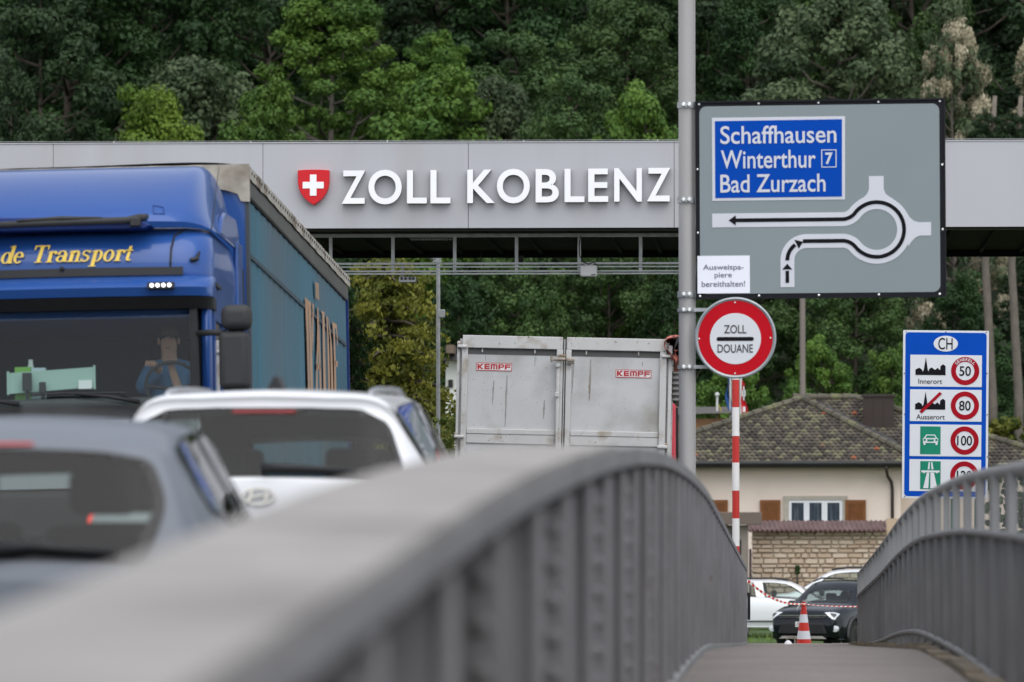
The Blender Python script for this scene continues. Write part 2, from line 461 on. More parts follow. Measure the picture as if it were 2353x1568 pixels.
for px in (-700, 3050-150):
    MB().box((cx(px)-.2, 3.5, rz(84)-.2), (cx(px)+.2, 3.9, zbot+.05)).build('canopy_column', m_galv, can)
# lettering, one mesh per letter; positions from the photograph
zl = lambda py: czz(py)
k3 = .9412*1000/2340.0            # zoom 3 pixel -> photo unit
def q3(zx, zy): return (700*.9412+zx*k3, 330*.9412+zy*k3)
lets = [('Z', 318, 452, 202, 392), ('O', 470, 660, 198, 396), ('L', 690, 803, 201, 391), ('L', 824, 938, 201, 391),
        ('K', 1034, 1190, 199, 390), ('O', 1203, 1391, 195, 392), ('B', 1424, 1556, 197, 387), ('L', 1589, 1702, 196, 386),
        ('E', 1724, 1838, 195, 385), ('N', 1872, 2030, 193, 384), ('Z', 2059, 2192, 192, 383)]
m_let = mat('letter_white', (.93, .93, .95), .4, 0, .02, 2)
m_letside = mat('letter_return', (.09, .09, .1), .5, 0, .1, 2)
for ch, a, b_, t_, bt in lets:
    p0, p1 = q3(a, bt), q3(b_, t_)
    X0, X1, Z0, Z1 = cx(p0[0]), cx(p1[0]), zl(p0[1])+0, zl(p1[1])
    mb = text_mb(ch, X0, Z0, X1, Z1, -.125, -.10, bold=.018)
    lo = mb.build('letter', m_let, can, fix=True)
    lo['label'] = 'white raised capital letter ' + ch
    mb2 = text_mb(ch, X0+.004, Z0+.004, X1-.004, Z1-.004, -.10, -.0, bold=.016)
    mb2.build('letter_return', m_letside, lo)
# shield
def shield(s, ox, oz, wd, ht):
    pts = []
    for t in np.linspace(-1, 1, 13): pts.append((t*.5, .5-.018*0-.03*(1-abs(t))**1.0*0+.0+.02*(t*t-1)*-1))
    side = [(.5, .42), (.5, .15), (.47, -.02), (.40, -.18), (.29, -.32), (.15, -.43), (0, -.52)]
    pts += side + [(-x, z) for x, z in reversed(side[:-1])]
    return [(ox+x*wd*s, oz+z*ht*s) for x, z in pts]
p0, p1 = q3(67, 397), q3(246, 198)
sx, sz = (cx(p0[0])+cx(p1[0]))/2, (zl(p0[1])+zl(p1[1]))/2; sw, sh_ = cx(p1[0])-cx(p0[0]), zl(p1[1])-zl(p0[1])
m_shred = mat('shield_red', (.62, .012, .02), .4, 0, .04, 2)
shd = MB().prism(shield(1, sx, sz, sw, sh_*.98), -.11, -.0).build('shield', m_shred, can)
MB().prism(shield(.97, sx, sz, sw, sh_*.98), -.118, -.111).build('shield_face', m_shred, shd)
q0, q1 = q3(95, 284), q3(215, 284); a0 = sw*.0
cw = (cx(q3(215, 0)[0])-cx(q3(95, 0)[0])); cz_ = zl(q3(0, 285)[1]); cxm = (cx(q3(95, 0)[0])+cx(q3(215, 0)[0]))/2; t = cw*.155
cross = [(-t, -cw/2), (t, -cw/2), (t, -t), (cw/2, -t), (cw/2, t), (t, t), (t, cw/2), (-t, cw/2), (-t, t), (-cw/2, t), (-cw/2, -t), (-t, -t)]
MB().prism([(cxm+x, cz_+z) for x, z in cross], -.126, -.1185).build('cross', m_let, shd)
# wire on little pins along the roof edge
b = MB()
for px in (-700, -380, -60, 260, 575, 889, 1203, 1511, 1830, 2140, 2450):
    b.tube([(cx(px), .08, ztop), (cx(px), .08, ztop+.045)], .007, 6)
b.build('wire_pins', mat('pin_white', (.6, .6, .6)), can)
MB().tube([(cx(-900), .08, ztop+.042), (cx(3000), .08, ztop+.042)], .0035, 5).build('lightning_wire', mat('wire_grey', (.3, .3, .3)), can)

# ------------------------------------------------------------------ steel gantry hanging under the canopy
YG = 89.0
ga = empty('equipment_gantry', P(1300, 570, YG), 'galvanised steel gantry of thin rails hanging under the canopy', 'gantry')
g0 = Vector(ga.location)
def gx(px): return P(px, 570, YG).x-g0.x
def gz(py): return P(1300, py, YG).z-g0.z
gl, gr = gx(560), gx(1760)
MB().box((gl, -.035, gz(545)), (gr, .035, gz(537))).build('top_rail', m_galv, ga)
for a, b_ in ((603.5, 608), (612, 615)): MB().box((gl, -.05, gz(b_)), (gr, -.02, gz(a))).build('double_rail', m_galv, ga)
for a, b_ in ((621.5, 625), (627.5, 631)): MB().box((gl, -.05, gz(b_)), (gr, -.02, gz(a))).build('double_rail', m_galv, ga)
for px in (618, 760, 903, 1045, 1187, 1331, 1472, 1614, 1756):
    b = MB().box((gx(px)-.026, -.019, gz(626)), (gx(px)+.026, .03, gz(537.5)))
    b.build('hanger', m_galv, ga)
def box_on(px0, py0, px1, py1, Y, d): return P(px0, py1, Y), P(px1, py0, Y)
# grey reader box with cable
rb = empty('reader_box', P(1353, 623, YG-.1), 'pale grey box with black cable clamped to the lower gantry rails', 'electronics box')
w2, h2 = 20*U, 14*U
MB().box((-w2, -.12, -h2), (w2, -.02, h2*.9)).build('housing', mat('box_grey', (.55, .54, .55), .5, 0, .06), rb, bevel=.025)
MB().box((-w2*.5, -.06, h2*.9), (w2*.5, -.0, h2*1.25)).build('clamp', m_galv, rb, bevel=.006)
MB().box((w2*.3, -.124, -h2*.75), (w2*.8, -.1205, -h2*.6)).build('nameplate', m_dark, rb)
MB().tube([(-.13, -.05, 82*U), (-.15, -.05, 55*U), (-.14, -.05, 34*U), (-.08, -.06, 20*U), (.0, -.07, 15*U), (.08, -.06, 20*U), (.12, -.03, 14*U)], .009, 6).build('cable', m_black, rb, 'all')
# camera unit, strip light, rear bracket
cu_ = empty('gantry_camera', P(937, 634, YG+.1), 'small dark camera unit hanging below the left gantry rails', 'camera')
b = MB().box((-20*U, -.1, -16*U), (20*U, .1, -3*U)); b.build('housing', m_galv, cu_, bevel=.01)
for q in (-13, -4, 6, 14): MB().lathe([(3.2*U, 0), (3.2*U, -.03), (2*U, -.032)], 10, (q*U, -.1, -7*U), 'y').build('lens', m_black, cu_)
MB().box((-15*U, -.04, -3*U), (-9*U, .04, 26*U)).build('bracket', m_galv, cu_)
st = empty('strip_light', P(990, 546, YG+.25), 'long grey strip light fixed under the canopy edge', 'light fitting')
MB().box((-50*U, -.08, -5*U), (50*U, .08, 6*U)).build('housing', mat('strip_grey', (.17, .17, .18), .5), st, bevel=.02)
b = MB()
for i in range(12): b.box(((-45+i*8)*U, -.06, -6.5*U), ((-41+i*8)*U, .06, -5*U))
b.build('diffuser', m_galv, st)
kb = empty('cable_bracket', P(1160, 597, YG+2), 'black bracket with cable loop hanging below the canopy middle', 'bracket')
MB().box((-58*U, -.03, -9*U), (44*U, .03, -7.5*U)).box((34*U, -.05, -9*U), (44*U, .05, 9*U)).box((-58*U, -.01, -8*U), (-57*U, .01, 24*U)).build('frame', m_black, kb)
MB().tube([(26*U, 0, -7*U), (27*U, 0, 2*U), (31*U, 0, 8*U), (36*U, 0, 5*U)], .008, 6).build('cable', m_black, kb)

# ------------------------------------------------------------------ big pole with the direction sign
YS_ = 58.0; US = S(YS_)
pb = P(1578, 1200, YS_); pole_x, pole_y = pb.x, YS_+.02
m_pole = mat('pole_grey', (.38, .365, .36), .5, .2, .05, 2, .03, 50, c2=(.32, .31, .30), c2scale=1.2, stretch=(1, 1, .2))
pole = empty('sign_pole', (pole_x, pole_y, rz(58)-.1), 'tall thick grey steel pole carrying the direction sign', 'pole')
r = 18.0*US
MB().lathe([(r, 0), (r, 9.0)], 32).build('shaft', m_pole, pole, True)
MB().box((r*.9, -.006, .3), (r+.012, .006, 8.9)).build('seam', m_pole, pole)
MB().lathe([(r*1.7, 0), (r*1.7, .03), (r*1.02, .05)], 24).build('base_plate', m_galv, pole)
m_bolt = mat('bolt_steel', (.75, .75, .74), .25, .6, .05)
def clamp(py, h):
    z = P(1578, py, YS_).z-pole.location.z
    c = MB().lathe([(r+.002, z-h), (r+.014, z-h), (r+.014, z+h), (r+.002, z+h)], 32).build('clamp', m_galv, pole, True)
    for dx in (-6, 7):
        MB().lathe([(.022, 0), (.022, -.02), (.014, -.028)], 12, (dx*US, -r-.012, z), 'y').build('bolt', m_bolt, c, True)
    MB().box((-2*US, -r-.03, z-h*.9), (2*US, -r, z+h*.9)).build('clamp_ear', m_galv, c)
for py in (242, 460, 677): clamp(py, 7*US)
for py in (713, 844): clamp(py, 4.4*US)

# sign boards are drawn in pixels of the enlarged photograph
class Board:
    def __init__(s, root, x0, y0, k, roll=0): s.root, s.x0, s.y0, s.k = root, x0, y0, k
    def p(s, x, y): return ((x-s.x0)*s.k, (s.y0-y)*s.k)
    def poly(s, name, pts, lvl, m, parent=None, th=.003):
        return MB().prism([s.p(*q) for q in pts], -lvl, -lvl+th).build(name, m, parent or s.root)
    def strip(s, name, L, Q, lvl, m, parent=None, th=.003):
        return MB().strip([s.p(*q) for q in L], [s.p(*q) for q in Q], -lvl, -lvl+th).build(name, m, parent or s.root)
    def text(s, name, body, x0, y0, x1, y1, lvl, m, parent=None, bold=.0, shear=0, sp=1.0):
        a, b = s.p(x0, y1), s.p(x1, y0)
        return text_mb(body, a[0], a[1], b[0], b[1], -lvl, -lvl+.002, bold, shear, sp).build(name, m, parent or s.root)
def circ(cx_, cy_, r_, n=48): return [(cx_+r_*math.cos(2*math.pi*i/n), cy_+r_*math.sin(2*math.pi*i/n)) for i in range(n)]
def circ_ring(cx_, cy_, ro, ri, n=56):
    f = lambda rr: [(cx_+rr*math.cos(2*math.pi*i/n), cy_+rr*math.sin(2*math.pi*i/n)) for i in range(n+1)]
    return f(ro), f(ri)
kz = .3122*US
o4 = lambda x, y: (1543.6+x*.3122, 207.1+y*.3122)
c = P(*o4(1092, 800), YS_-.12)
ds = empty('direction_sign', c, 'large grey road sign with blue town panel and roundabout diagram', 'road sign', rot=(0, R(-.25), R(-4)))
B = Board(ds, 1092, 803, kz)
m_sgrey = mat('sign_grey', (.235, .275, .285), .55, 0, .03, .8, 0, spec=.15)
m_sblk = mat('sign_frame', (.014, .014, .018), .6, 0, .1, spec=.12)
m_sblue = mat('sign_blue', (.0015, .062, .40), .6, 0, .04, 1, spec=.06)
m_swht = mat('sign_white', (.60, .61, .66), .5, 0, .03, 2)
m_ink = mat('sign_black', (.008, .008, .011), .6, 0, .1, spec=.08)
B.poly('backplate', [(180, 82), (2008, 82), (2008, 1528), (180, 1528)], .02, m_sblk, th=.03)
b = MB()
for (x0, y0, x1, y1) in ((176, 76, 2012, 90), (176, 1520, 2012, 1534), (176, 90.5, 186, 1519.5), (2001, 90.5, 2012, 1519.5)):
    a_, b2 = B.p(x0, y1), B.p(x1, y0); b.box((a_[0], -.035, a_[1]), (b2[0], .025, b2[1]))
b.build('frame', m_sblk, ds)
b = MB()
for x, y in [(205, 98), (645, 98), (1085, 98), (1525, 98), (1975, 98), (205, 1513), (640, 1513), (1080, 1513), (1520, 1513), (1965, 1513), (190, 578), (190, 1046), (1990, 565), (1990, 1040)]:
    q = B.p(x, y); b.lathe([(9*kz, -.02), (9*kz, -.026), (5*kz, -.029)], 8, (q[0], 0, q[1]), 'y')
b.build('screws', m_bolt, ds)
B.poly('panel', rrect(207, 115, 1970, 1497, 52), .025, m_sgrey)
B.poly('panel_border', [(300, 200), (1280, 200), (1276, 812), (300, 812)], .029, m_swht)
bp_ = B.poly('town_panel', [(322, 225), (1257, 222), (1254, 790), (322, 791)], .033, m_sblue)
B.text('lettering', 'Schaffhausen', 362, 262, 1216, 395, .037, m_swht, bp_, .010)
B.text('lettering', 'Winterthur', 365, 442, 1063, 577, .037, m_swht, bp_, .010)
B.text('lettering', 'Bad Zurzach', 360, 620, 1134, 754, .037, m_swht, bp_, .010)
rb_ = MB()
for q in ((1104, 444, 1216, 450), (1104, 570, 1216, 576), (1104, 450.5, 1111, 569.5), (1209, 450.5, 1216, 569.5)):
    a_, b2 = B.p(q[0], q[3]), B.p(q[2], q[1]); rb_.box((a_[0], -.037, a_[1]), (b2[0], -.034, b2[1]))
rb_.build('number_border', m_swht, bp_)
B.text('number', '7', 1133, 466, 1188, 553, .037, m_swht, bp_, .03)
# roundabout diagram
C = Vector((1507, 1035)); rr = 201
path = [Vector((850, 1452)), Vector((850, 1255))]
for i in range(1, 13): t = R(180+90*i/12); path.append(Vector((990+140*math.cos(t), 1255+140*math.sin(t))))
Rf = 122; c1 = Vector((1255, 1115+Rf)); a1 = math.atan2((C-c1).y, (C-c1).x)
for i in range(13): t = -math.pi/2+(a1+math.pi/2)*i/12; path.append(c1+Rf*Vector((math.cos(t), math.sin(t))))
g0_ = math.atan2((c1-C).y, (c1-C).x)
for i in range(1, 40): t = g0_+(-2*g0_+0-0)*0; 
aS = g0_; aE = -g0_ - 2*math.pi if False else -g0_
# anticlockwise on the sign: from lower left under the ring to the right, over the top to upper left
tot = -(2*math.pi-2*(math.pi-g0_))
for i in range(1, 41): t = aS+tot*i/40; path.append(C+rr*Vector((math.cos(t), math.sin(t))))
c2_ = Vector((1255, 957-Rf)); a2 = math.atan2((C-c2_).y, (C-c2_).x)
for i in range(1, 13): t = a2+(math.pi/2-a2)*i/12; path.append(c2_+Rf*Vector((math.cos(t), math.sin(t))))
path.append(Vector((298, 957)))
def offs(pth, d):
    out = []
    for i, p in enumerate(pth):
        t = (pth[min(i+1, len(pth)-1)]-pth[max(i-1, 0)]).normalized(); out.append(p+Vector((-t.y, t.x))*d)
    return out
B.strip('road_diagram', offs(path, 51), offs(path, -51), .029, m_swht)
B.poly('road_diagram', [(1452, 643), (1560, 643), (1560, 740), (1575, 775), (1600, 795), (1630, 812), (1507, 850), (1375, 818), (1410, 800), (1437, 775), (1452, 740)], .0285, m_swht)
B.poly('road_diagram', [(1905, 985), (1905, 1083), (1820, 1083), (1785, 1100), (1758, 1130), (1740, 1160), (1690, 1035), (1728, 915), (1750, 950), (1780, 975), (1815, 985)], .0285, m_swht)
i0 = next(i for i, p in enumerate(path) if p.x > 985)
blk = [Vector((965, 1116))]+path[i0:-1]+[Vector((468, 957))]
B.strip('route_line', offs(blk, 14), offs(blk, -14), .033, m_ink)
arc = [Vector((990+140*math.cos(R(t)), 1255+140*math.sin(R(t)))) for t in range(180, 236, 6)]
B.strip('route_line', offs(arc, 14), offs(arc, -14), .033, m_ink)
B.poly('route_line', [(836, 1332), (862, 1332), (862, 1420), (836, 1420)], .033, m_ink)
B.poly('arrowhead', [(849, 1280), (886, 1322), (812, 1322)], .0335, m_ink)
B.poly('arrowhead', [(903, 1104), (966, 1120), (935, 1170)], .0335, m_ink)
B.poly('arrowhead', [(420, 957), (472, 920), (472, 994)], .0335, m_ink)
# paper notice on the sign
bpy.context.view_layer.update(); _q = B.p(380, 1354); nc = ds.matrix_world @ Vector((_q[0], -.0285, _q[1]))
no = empty('paper_notice', nc, 'white paper notice taped on the lower left corner of the direction sign', 'notice', rot=(0, R(-.25), R(-4)))
NB = Board(no, 380, 1354, kz)
NB.poly('sheet', [(187, 1217), (573, 1217), (573, 1493), (187, 1493)], .0, mat('paper_white', (.85, .85, .93), .6, 0, .02))
m_pen = mat('notice_ink', (.13, .13, .2), .6)
NB.text('lettering', 'Ausweispa-', 229, 1281, 528, 1331, .003, m_pen, None, .006)
NB.text('lettering', 'piere', 313, 1340, 440, 1388, .003, m_pen, None, .006)
NB.text('lettering', 'bereithalten!', 218, 1402, 538, 1445, .003, m_pen, None, .006)

# ------------------------------------------------------------------ round customs sign
k5 = .3481
o5 = lambda x, y: (1543.6+x*k5, 677.7+y*k5)
zs_ = empty('customs_sign', P(*o5(421, 285), YS_-.16), 'round red and white customs sign reading ZOLL and DOUANE', 'road sign', rot=(0, 0, R(-3)))
ZB = Board(zs_, 421, 285, k5*US)
rad = 268*k5*US
MB().lathe([(rad*.94, .02), (rad, .018), (rad, -.018), (rad*.965, -.026), (rad*.925, -.016), (rad*.92, -.010)], 56, axis='y').build('rim', mat('rim_grey', (.33, .36, .38), .4, .3), zs_, True)
ZB.poly('red_ring', circ(421, 285, 246), .013, mat('sign_red', (.50, .005, .014), .55, 0, .04, spec=.1))
ZB.poly('face', circ(421, 290, 168), .016, mat('sign_face_white', (.66, .67, .70), .5, 0, .02))
ZB.poly('bar', rrect(297, 279, 542, 305, 12), .019, m_ink)
ZB.text('lettering', 'ZOLL', 346, 200, 493, 256, .019, mat('sign_letter_black', (.05, .05, .055), .5), None, .012)
ZB.text('lettering', 'DOUANE', 303, 327, 536, 383, .019, MATS['sign_letter_black'], None, .012)
b = MB()
for x, y in ((418, 52), (181, 290), (652, 287), (418, 520)):
    q = ZB.p(x, y); b.lathe([(6*kz, -.013), (6*kz, -.019), (3*kz, -.021)], 8, (q[0], 0, q[1]), 'y')
b.build('screws', m_bolt, zs_)
b = MB()
for py in (713, 844):
    z = P(1600, py, YS_).z-zs_.location.z; xx = P(1578, py, YS_).x-zs_.location.x
    b.box((xx+r*.9, .045, z-4*US), (rad*.55, .075, z+4*US))
b.build('brackets', m_galv, zs_)

# ------------------------------------------------------------------ red and white striped post behind the sign
YP = 82.0; UP = S(YP)
b0 = P(1691, 1305, YP)
pst = empty('striped_post', (b0.x, b0.y, -2.05), 'slim red and white striped post rising below the round customs sign', 'post', rot=(0, R(.35)*0, 0))
bnd = [684, 756, 818-0, 890]
zq = [P(1690, q, YP).z+2.05 for q in (700, 820, 952.5, 1021-1+0, 1086, 1156, 1218, 1300)]
ed = [1308, 1238-2, 1168, 1103, 1037, 969, 905+0]
zz = [0]+[P(1690, q, YP).z+2.05 for q in (1242+12, 1191+0, 1128, 1064, 1002, 945, 887-20, 800, 730)]
# stripe edges read in the photograph
se = [P(1690, q, YP).z+2.05 for q in (1323.6, 1255.5, 1191.7, 1127.7, 1063.5, 999.2, 936.4, 873, 809)]
zz = [0]+se
for i in range(len(zz)-1):
    o = MB().lathe([(8.4*UP, zz[i]), (8.4*UP, zz[i+1])], 20).build('white_band' if i % 2 == 0 else 'red_band', mat('post_white', (.74, .73, .72), .4, 0, .04) if i % 2 == 0 else mat('post_red', (.50, .035, .03), .4, 0, .08), pst, True)
MB().lathe([(8.9*UP, zz[6]-.02), (8.9*UP, zz[6]+.02)], 20).build('collar', MATS['post_white'], pst, True)

# ------------------------------------------------------------------ speed limit board
YH = 78.0; UH = S(YH); kh = k5*UH
sb = empty('speed_limit_board', P(*o5(1806, 790), YH), 'tall blue and white CH board listing Swiss speed limits', 'road sign', rot=(0, R(.62), R(2)))
HB = Board(sb, 1808, 793, kh)
m_hw = mat('board_white', (.66, .67, .70), .45, 0, .02); m_hb = mat('board_blue', (.002, .066, .42), .6, 0, .04, spec=.06)
m_hred = mat('board_red', (.34, .004, .014), .5, spec=.1); m_hg = mat('board_green', (.0, .20, .115), .45)
HB.poly('board', rrect(1526, 240, 2090, 1346, 4), .02, m_hw, th=.035)
HB.poly('blue_field', rrect(1541, 254, 2075, 1333, 22), .024, m_hb)
HB.poly('oval', [(1806+80*math.cos(t), 327+52*math.sin(t)) for t in np.linspace(0, 2*math.pi, 40, False)], .028, m_hw)
HB.text('lettering', 'CH', 1757, 289, 1851, 366, .031, m_ink, None, .004)
tops = [402, 630, 860, 1090]; nums = ['50', '80', '100', '120']
m_num = mat('board_black', (.008, .008, .011), .6, spec=.08)
for i, tp in enumerate(tops):
    pn = HB.poly('row_panel', [(1574, tp), (2045, tp), (2045, tp+209), (1574, tp+209)], .028, m_hw)
    HB.strip('limit_ring', *circ_ring(1935, tp+104, 93, 61), .032, m_hred, pn)
    wn = 38 if len(nums[i]) == 2 else 49
    HB.text('number', nums[i], 1935-wn, tp+72, 1935+wn, tp+137, .032, m_num, pn, .012)
sky_ = lambda dy: [(1608, 535+dy), (1608, 500+dy), (1632, 487+dy), (1652, 500+dy), (1656, 515+dy), (1663, 500+dy), (1676, 418+dy), (1689, 500+dy), (1694, 512+dy), (1697, 497+dy), (1714, 484+dy), (1733, 498+dy), (1738, 500+dy), (1754, 487+dy), (1770, 503+dy), (1773, 475+dy), (1790, 463+dy), (1806, 475+dy), (1806, 535+dy)]
pn = [o for o in sb.children if o.name.startswith('row_panel')]
HB.poly('town_silhouette', sky_(0), .032, m_num, pn[0]); HB.poly('town_silhouette', sky_(227), .032, m_num, pn[1])
HB.text('lettering', 'Innerort', 1628, 560, 1784, 593, .032, m_num, pn[0], .002)
HB.text('lettering', 'Ausserort', 1616, 794, 1803, 827, .032, m_num, pn[1], .002)
HB.poly('slash', [(1636, 775), (1768, 645), (1784, 657), (1652, 788)], .036, m_hred, pn[1])
gen = 'GENERELL'
for i, ch in enumerate(gen):
    a = R(-90-56+112*(i+.5)/8); x, y = 1935+77*math.cos(a), 506+77*math.sin(a)
    mb = text_mb(ch, -7*kh, -9.5*kh, 7*kh, 9.5*kh, -.036, -.034, .01)
    q = HB.p(x, y); rot = a+math.pi/2
    mb.v = [(q[0]+vx*math.cos(rot)+vz*math.sin(rot), vy, q[1]-vx*math.sin(rot)+vz*math.cos(rot)) for vx, vy, vz in mb.v]
    mb.build('lettering', m_hw, pn[0])
gp = HB.poly('car_field', [(1643, 873), (1777, 873), (1777, 1056), (1643, 1056)], .032, m_hg, pn[2])
# car seen from the front
for pts, mm, lv in (([(1660, 955), (1668, 948), (1682, 927), (1740, 927), (1753, 948), (1762, 955), (1759, 980), (1756, 995), (1744, 995), (1744, 982), (1678, 982), (1678, 995), (1666, 995), (1662, 978)], m_hw, .036),
                    ([(1687, 933), (1735, 933), (1745, 948), (1677, 948)], m_hg, .039),
                    ([(1688, 958), (1734, 958), (1730, 972), (1692, 972)], m_hg, .039)):
    HB.poly('car_symbol', pts, lv, mm, gp)
for x in (1672, 1750): HB.poly('car_symbol', circ(x, 962, 8, 14), .039, m_hg, gp)
gq = HB.poly('motorway_field', [(1645, 1102), (1779, 1102), (1779, 1286), (1645, 1286)], .032, m_hg, pn[3])
for pts in ([(1665, 1280), (1688, 1178), (1704, 1178), (1699, 1280)], [(1712, 1280), (1712, 1178), (1735, 1178), (1758, 1280)][0:4], [(1700, 1108), (1708, 1108), (1706, 1156), (1694, 1156)], [(1716, 1108), (1724, 1108), (1732, 1156), (1718, 1156)], [(1652, 1163), (1772, 1163), (1772, 1176), (1758, 1176), (1755, 1186), (1748, 1176), (1676, 1176), (1669, 1186), (1666, 1176), (1652, 1176)]):
    HB.poly('motorway_symbol', pts, .036, m_hw, gq)
b = MB()
for x, y in ((1545, 252), (1806, 250), (2072, 250), (1536, 525), (2079, 520), (1540, 795), (2083, 792), (1545, 1335), (2085, 1070)):
    q = HB.p(x, y); b.lathe([(4*kh, -.02), (4*kh, -.027)], 8, (q[0], 0, q[1]), 'y')
b.build('screws', m_dark, sb)
for px in (2195, 2250):
    q = P(px, 1140, YH); x = q.x-sb.location.x; z0, z1 = gh(q.x, YH)-.3-sb.location.z, HB.p(0, 300)[1]
    MB().tube([(x, .09, z0), (x, .09, z1)], .045, 12).build('support_post', mat('post_green', (.01, .17, .10), .5, 0, .1), sb, True)
# ------------------------------------------------------------------ car bodies: a lofted surface with real window openings
class Surf:
    """stations of 8 keys each (half section: bottom centre ... roof centre)"""
    def __init__(s, st):
        s.st = []
        for (yl, yb, yt, ws, zs, wm, zm, wb, zb, ww, zw, wr, zr, zc) in st:
            s.st.append([(0, yl, zs), (ws*.9, yl, zs), (ws, yl, zs+.06), (wm, yl+(yb-yl)*.6, zm), (wb, yb, zb), (ww, yb+(yt-yb)*.85, zw), (wr, yt, zr), (wr*.5, yt, zc-(zc-zr)*.25), (0, yt, zc)])
        s.n = len(st); s.K = 8
    def at(s, t, q):
        """t station parameter, q in -1..1 (0 roof centre, +-1 bottom centre)"""
        sg = 1 if q >= 0 else -1; k = s.K*(1-abs(q))
        rows = [cr(s.st[i], k) if k < s.K else list(s.st[i][-1]) for i in range(max(0, int(t)-1), min(s.n, int(t)+3))]
        base = max(0, int(t)-1)
        p = cr_idx(rows, t-base)
        return Vector((sg*abs(p[0]), p[1], p[2]))
    def normal(s, t, q, e=.02):
        a = s.at(min(t+e, s.n-1), q)-s.at(max(t-e, 0), q); b = s.at(t, min(q+e*.5, .99))-s.at(t, max(q-e*.5, -.99))
        n = b.cross(a); return n.normalized() if n.length > 1e-9 else Vector((0, 0, 1))
def cr_idx(ps, t):
    n = len(ps)
    if n == 1: return ps[0]
    i = max(0, min(int(t), n-2)); u = t-i
    p0, p1, p2, p3 = ps[max(i-1, 0)], ps[i], ps[i+1], ps[min(i+2, n-1)]
    return [0.5*((2*b)+(-a+c)*u+(2*a-5*b+4*c-d)*u*u+(-a+3*b-3*c+d)*u**3) for a, b, c, d in zip(p0, p1, p2, p3)]
def inside(poly, x, y):
    r_ = False; n = len(poly); j = n-1
    for i in range(n):
        (xi, yi), (xj, yj) = poly[i], poly[j]
        if (yi > y) != (yj > y) and x < (xj-xi)*(y-yi)/(yj-yi)+xi: r_ = not r_
        j = i
    return r_
def roundpoly(poly, rr, n=5):
    """round the corners of a polygon in parameter space by cutting fraction rr of the edges"""
    out = []; N = len(poly)
    for i in range(N):
        p0, p1, p2 = [Vector(poly[(i+d) % N]) for d in (-1, 0, 1)]
        a = p1+(p0-p1)*rr; b = p1+(p2-p1)*rr
        for k_ in range(n+1):
            u = k_/n; out.append(tuple(a*(1-u)**2+p1*2*u*(1-u)+b*u*u))
    return out
def densify(poly, n=8):
    out = []
    for i in range(len(poly)):
        a, b = Vector(poly[i]), Vector(poly[(i+1) % len(poly)])
        m_ = max(1, int((b-a).length/.12))
        for k_ in range(m_): out.append(tuple(a+(b-a)*k_/m_))
    return out
def patch(sf, poly, inner, off, rings=7, ring_only=False):
    """surface patch over a star-shaped polygon; ring_only gives the border between poly and its shrunk copy"""
    c = Vector((sum(p[0] for p in poly)/len(poly), sum(p[1] for p in poly)/len(poly)))
    b = MB(); N = len(poly)
    ks = [1, inner] if ring_only else [inner*(rings-i)/rings for i in range(rings)]
    for k_ in ks:
        for p in poly:
            q = c+(Vector(p)-c)*k_; v = sf.at(q.x, q.y)+sf.normal(q.x, q.y)*off; b.v.append(tuple(v))
    for i in range(len(ks)-1):
        for j in range(N): b.f.append((i*N+j, i*N+(j+1) % N, (i+1)*N+(j+1) % N, (i+1)*N+j))
    if not ring_only:
        v = sf.at(c.x, c.y)+sf.normal(c.x, c.y)*off; b.v.append(tuple(v)); e = len(b.v)-1; o = (len(ks)-1)*N
        for j in range(N): b.f.append((o+j, o+(j+1) % N, e))
    return b
def body_mesh(sf, wins, nt_=110, ns=96, off=0):
    def fn(u, v):
        t, q = u*(sf.n-1), -1+2*v; p = sf.at(t, q)
        return p if not off else p+sf.normal(t, max(-.985, min(.985, q)))*off
    def skip(u, v):
        t, q = u*(sf.n-1), -1+2*v
        return any(inside(w_, t, q) for w_ in wins)
    return MB().grid(fn, nt_, ns, skip)
def wheel(root, x, y, r_, wd, m_rim, side):
    wb_ = MB().lathe([(r_*.62, -wd/2), (r_*.93, -wd/2), (r_, -wd*.32), (r_, wd*.32), (r_*.93, wd/2), (r_*.62, wd/2)], 28, (x, y, r_), 'x').build('wheel', m_tyre, root, True)
    rm = MB(); xs_ = x+side*wd*.42
    for i in range(10):
        a = 2*math.pi*i/10; m4 = Matrix.Translation((xs_, y, r_)) @ Matrix.Rotation(a, 4, 'X')
        rm.box((-.012, -.022, r_*.08), (.012, .022, r_*.64), m4)
    rm.lathe([(r_*.66, -.02), (r_*.66, .015), (r_*.58, .018), (r_*.58, -.02)], 28, (xs_, y, r_), 'x')
    rm.lathe([(r_*.14, -.02), (r_*.14, .02), (r_*.08, .028)], 14, (xs_, y, r_), 'x')
    rm.build('rim', m_rim, wb_)
m_seat = mat('car_seat', (.012, .012, .013), .8, 0, .15, 6)
m_int = mat('car_interior', (.014, .014, .015), .8, 0, .1, 4)
m_gl = glass('car_glass_dark', (.42, .47, .46)); m_glc = glass('car_glass', (.72, .78, .76)); m_gll = glass('rear_glass', (.55, .62, .6))
m_frit = mat('window_frit', (.012, .012, .013), .25, 0, .1)
m_tail = mat('tail_lamp_red', (.30, .004, .004), .15, 0, .05, coat=.5)
m_taillit = mat('tail_lamp_lit', (1.0, .05, .02), .3, emit=1.6)
m_rim = mat('alloy_rim', (.35, .35, .36), .3, .7, .05); m_rimd = mat('alloy_rim_dark', (.10, .10, .105), .3, .6, .05)
m_chrome = mat('chrome', (.7, .7, .71), .12, 1, .03)
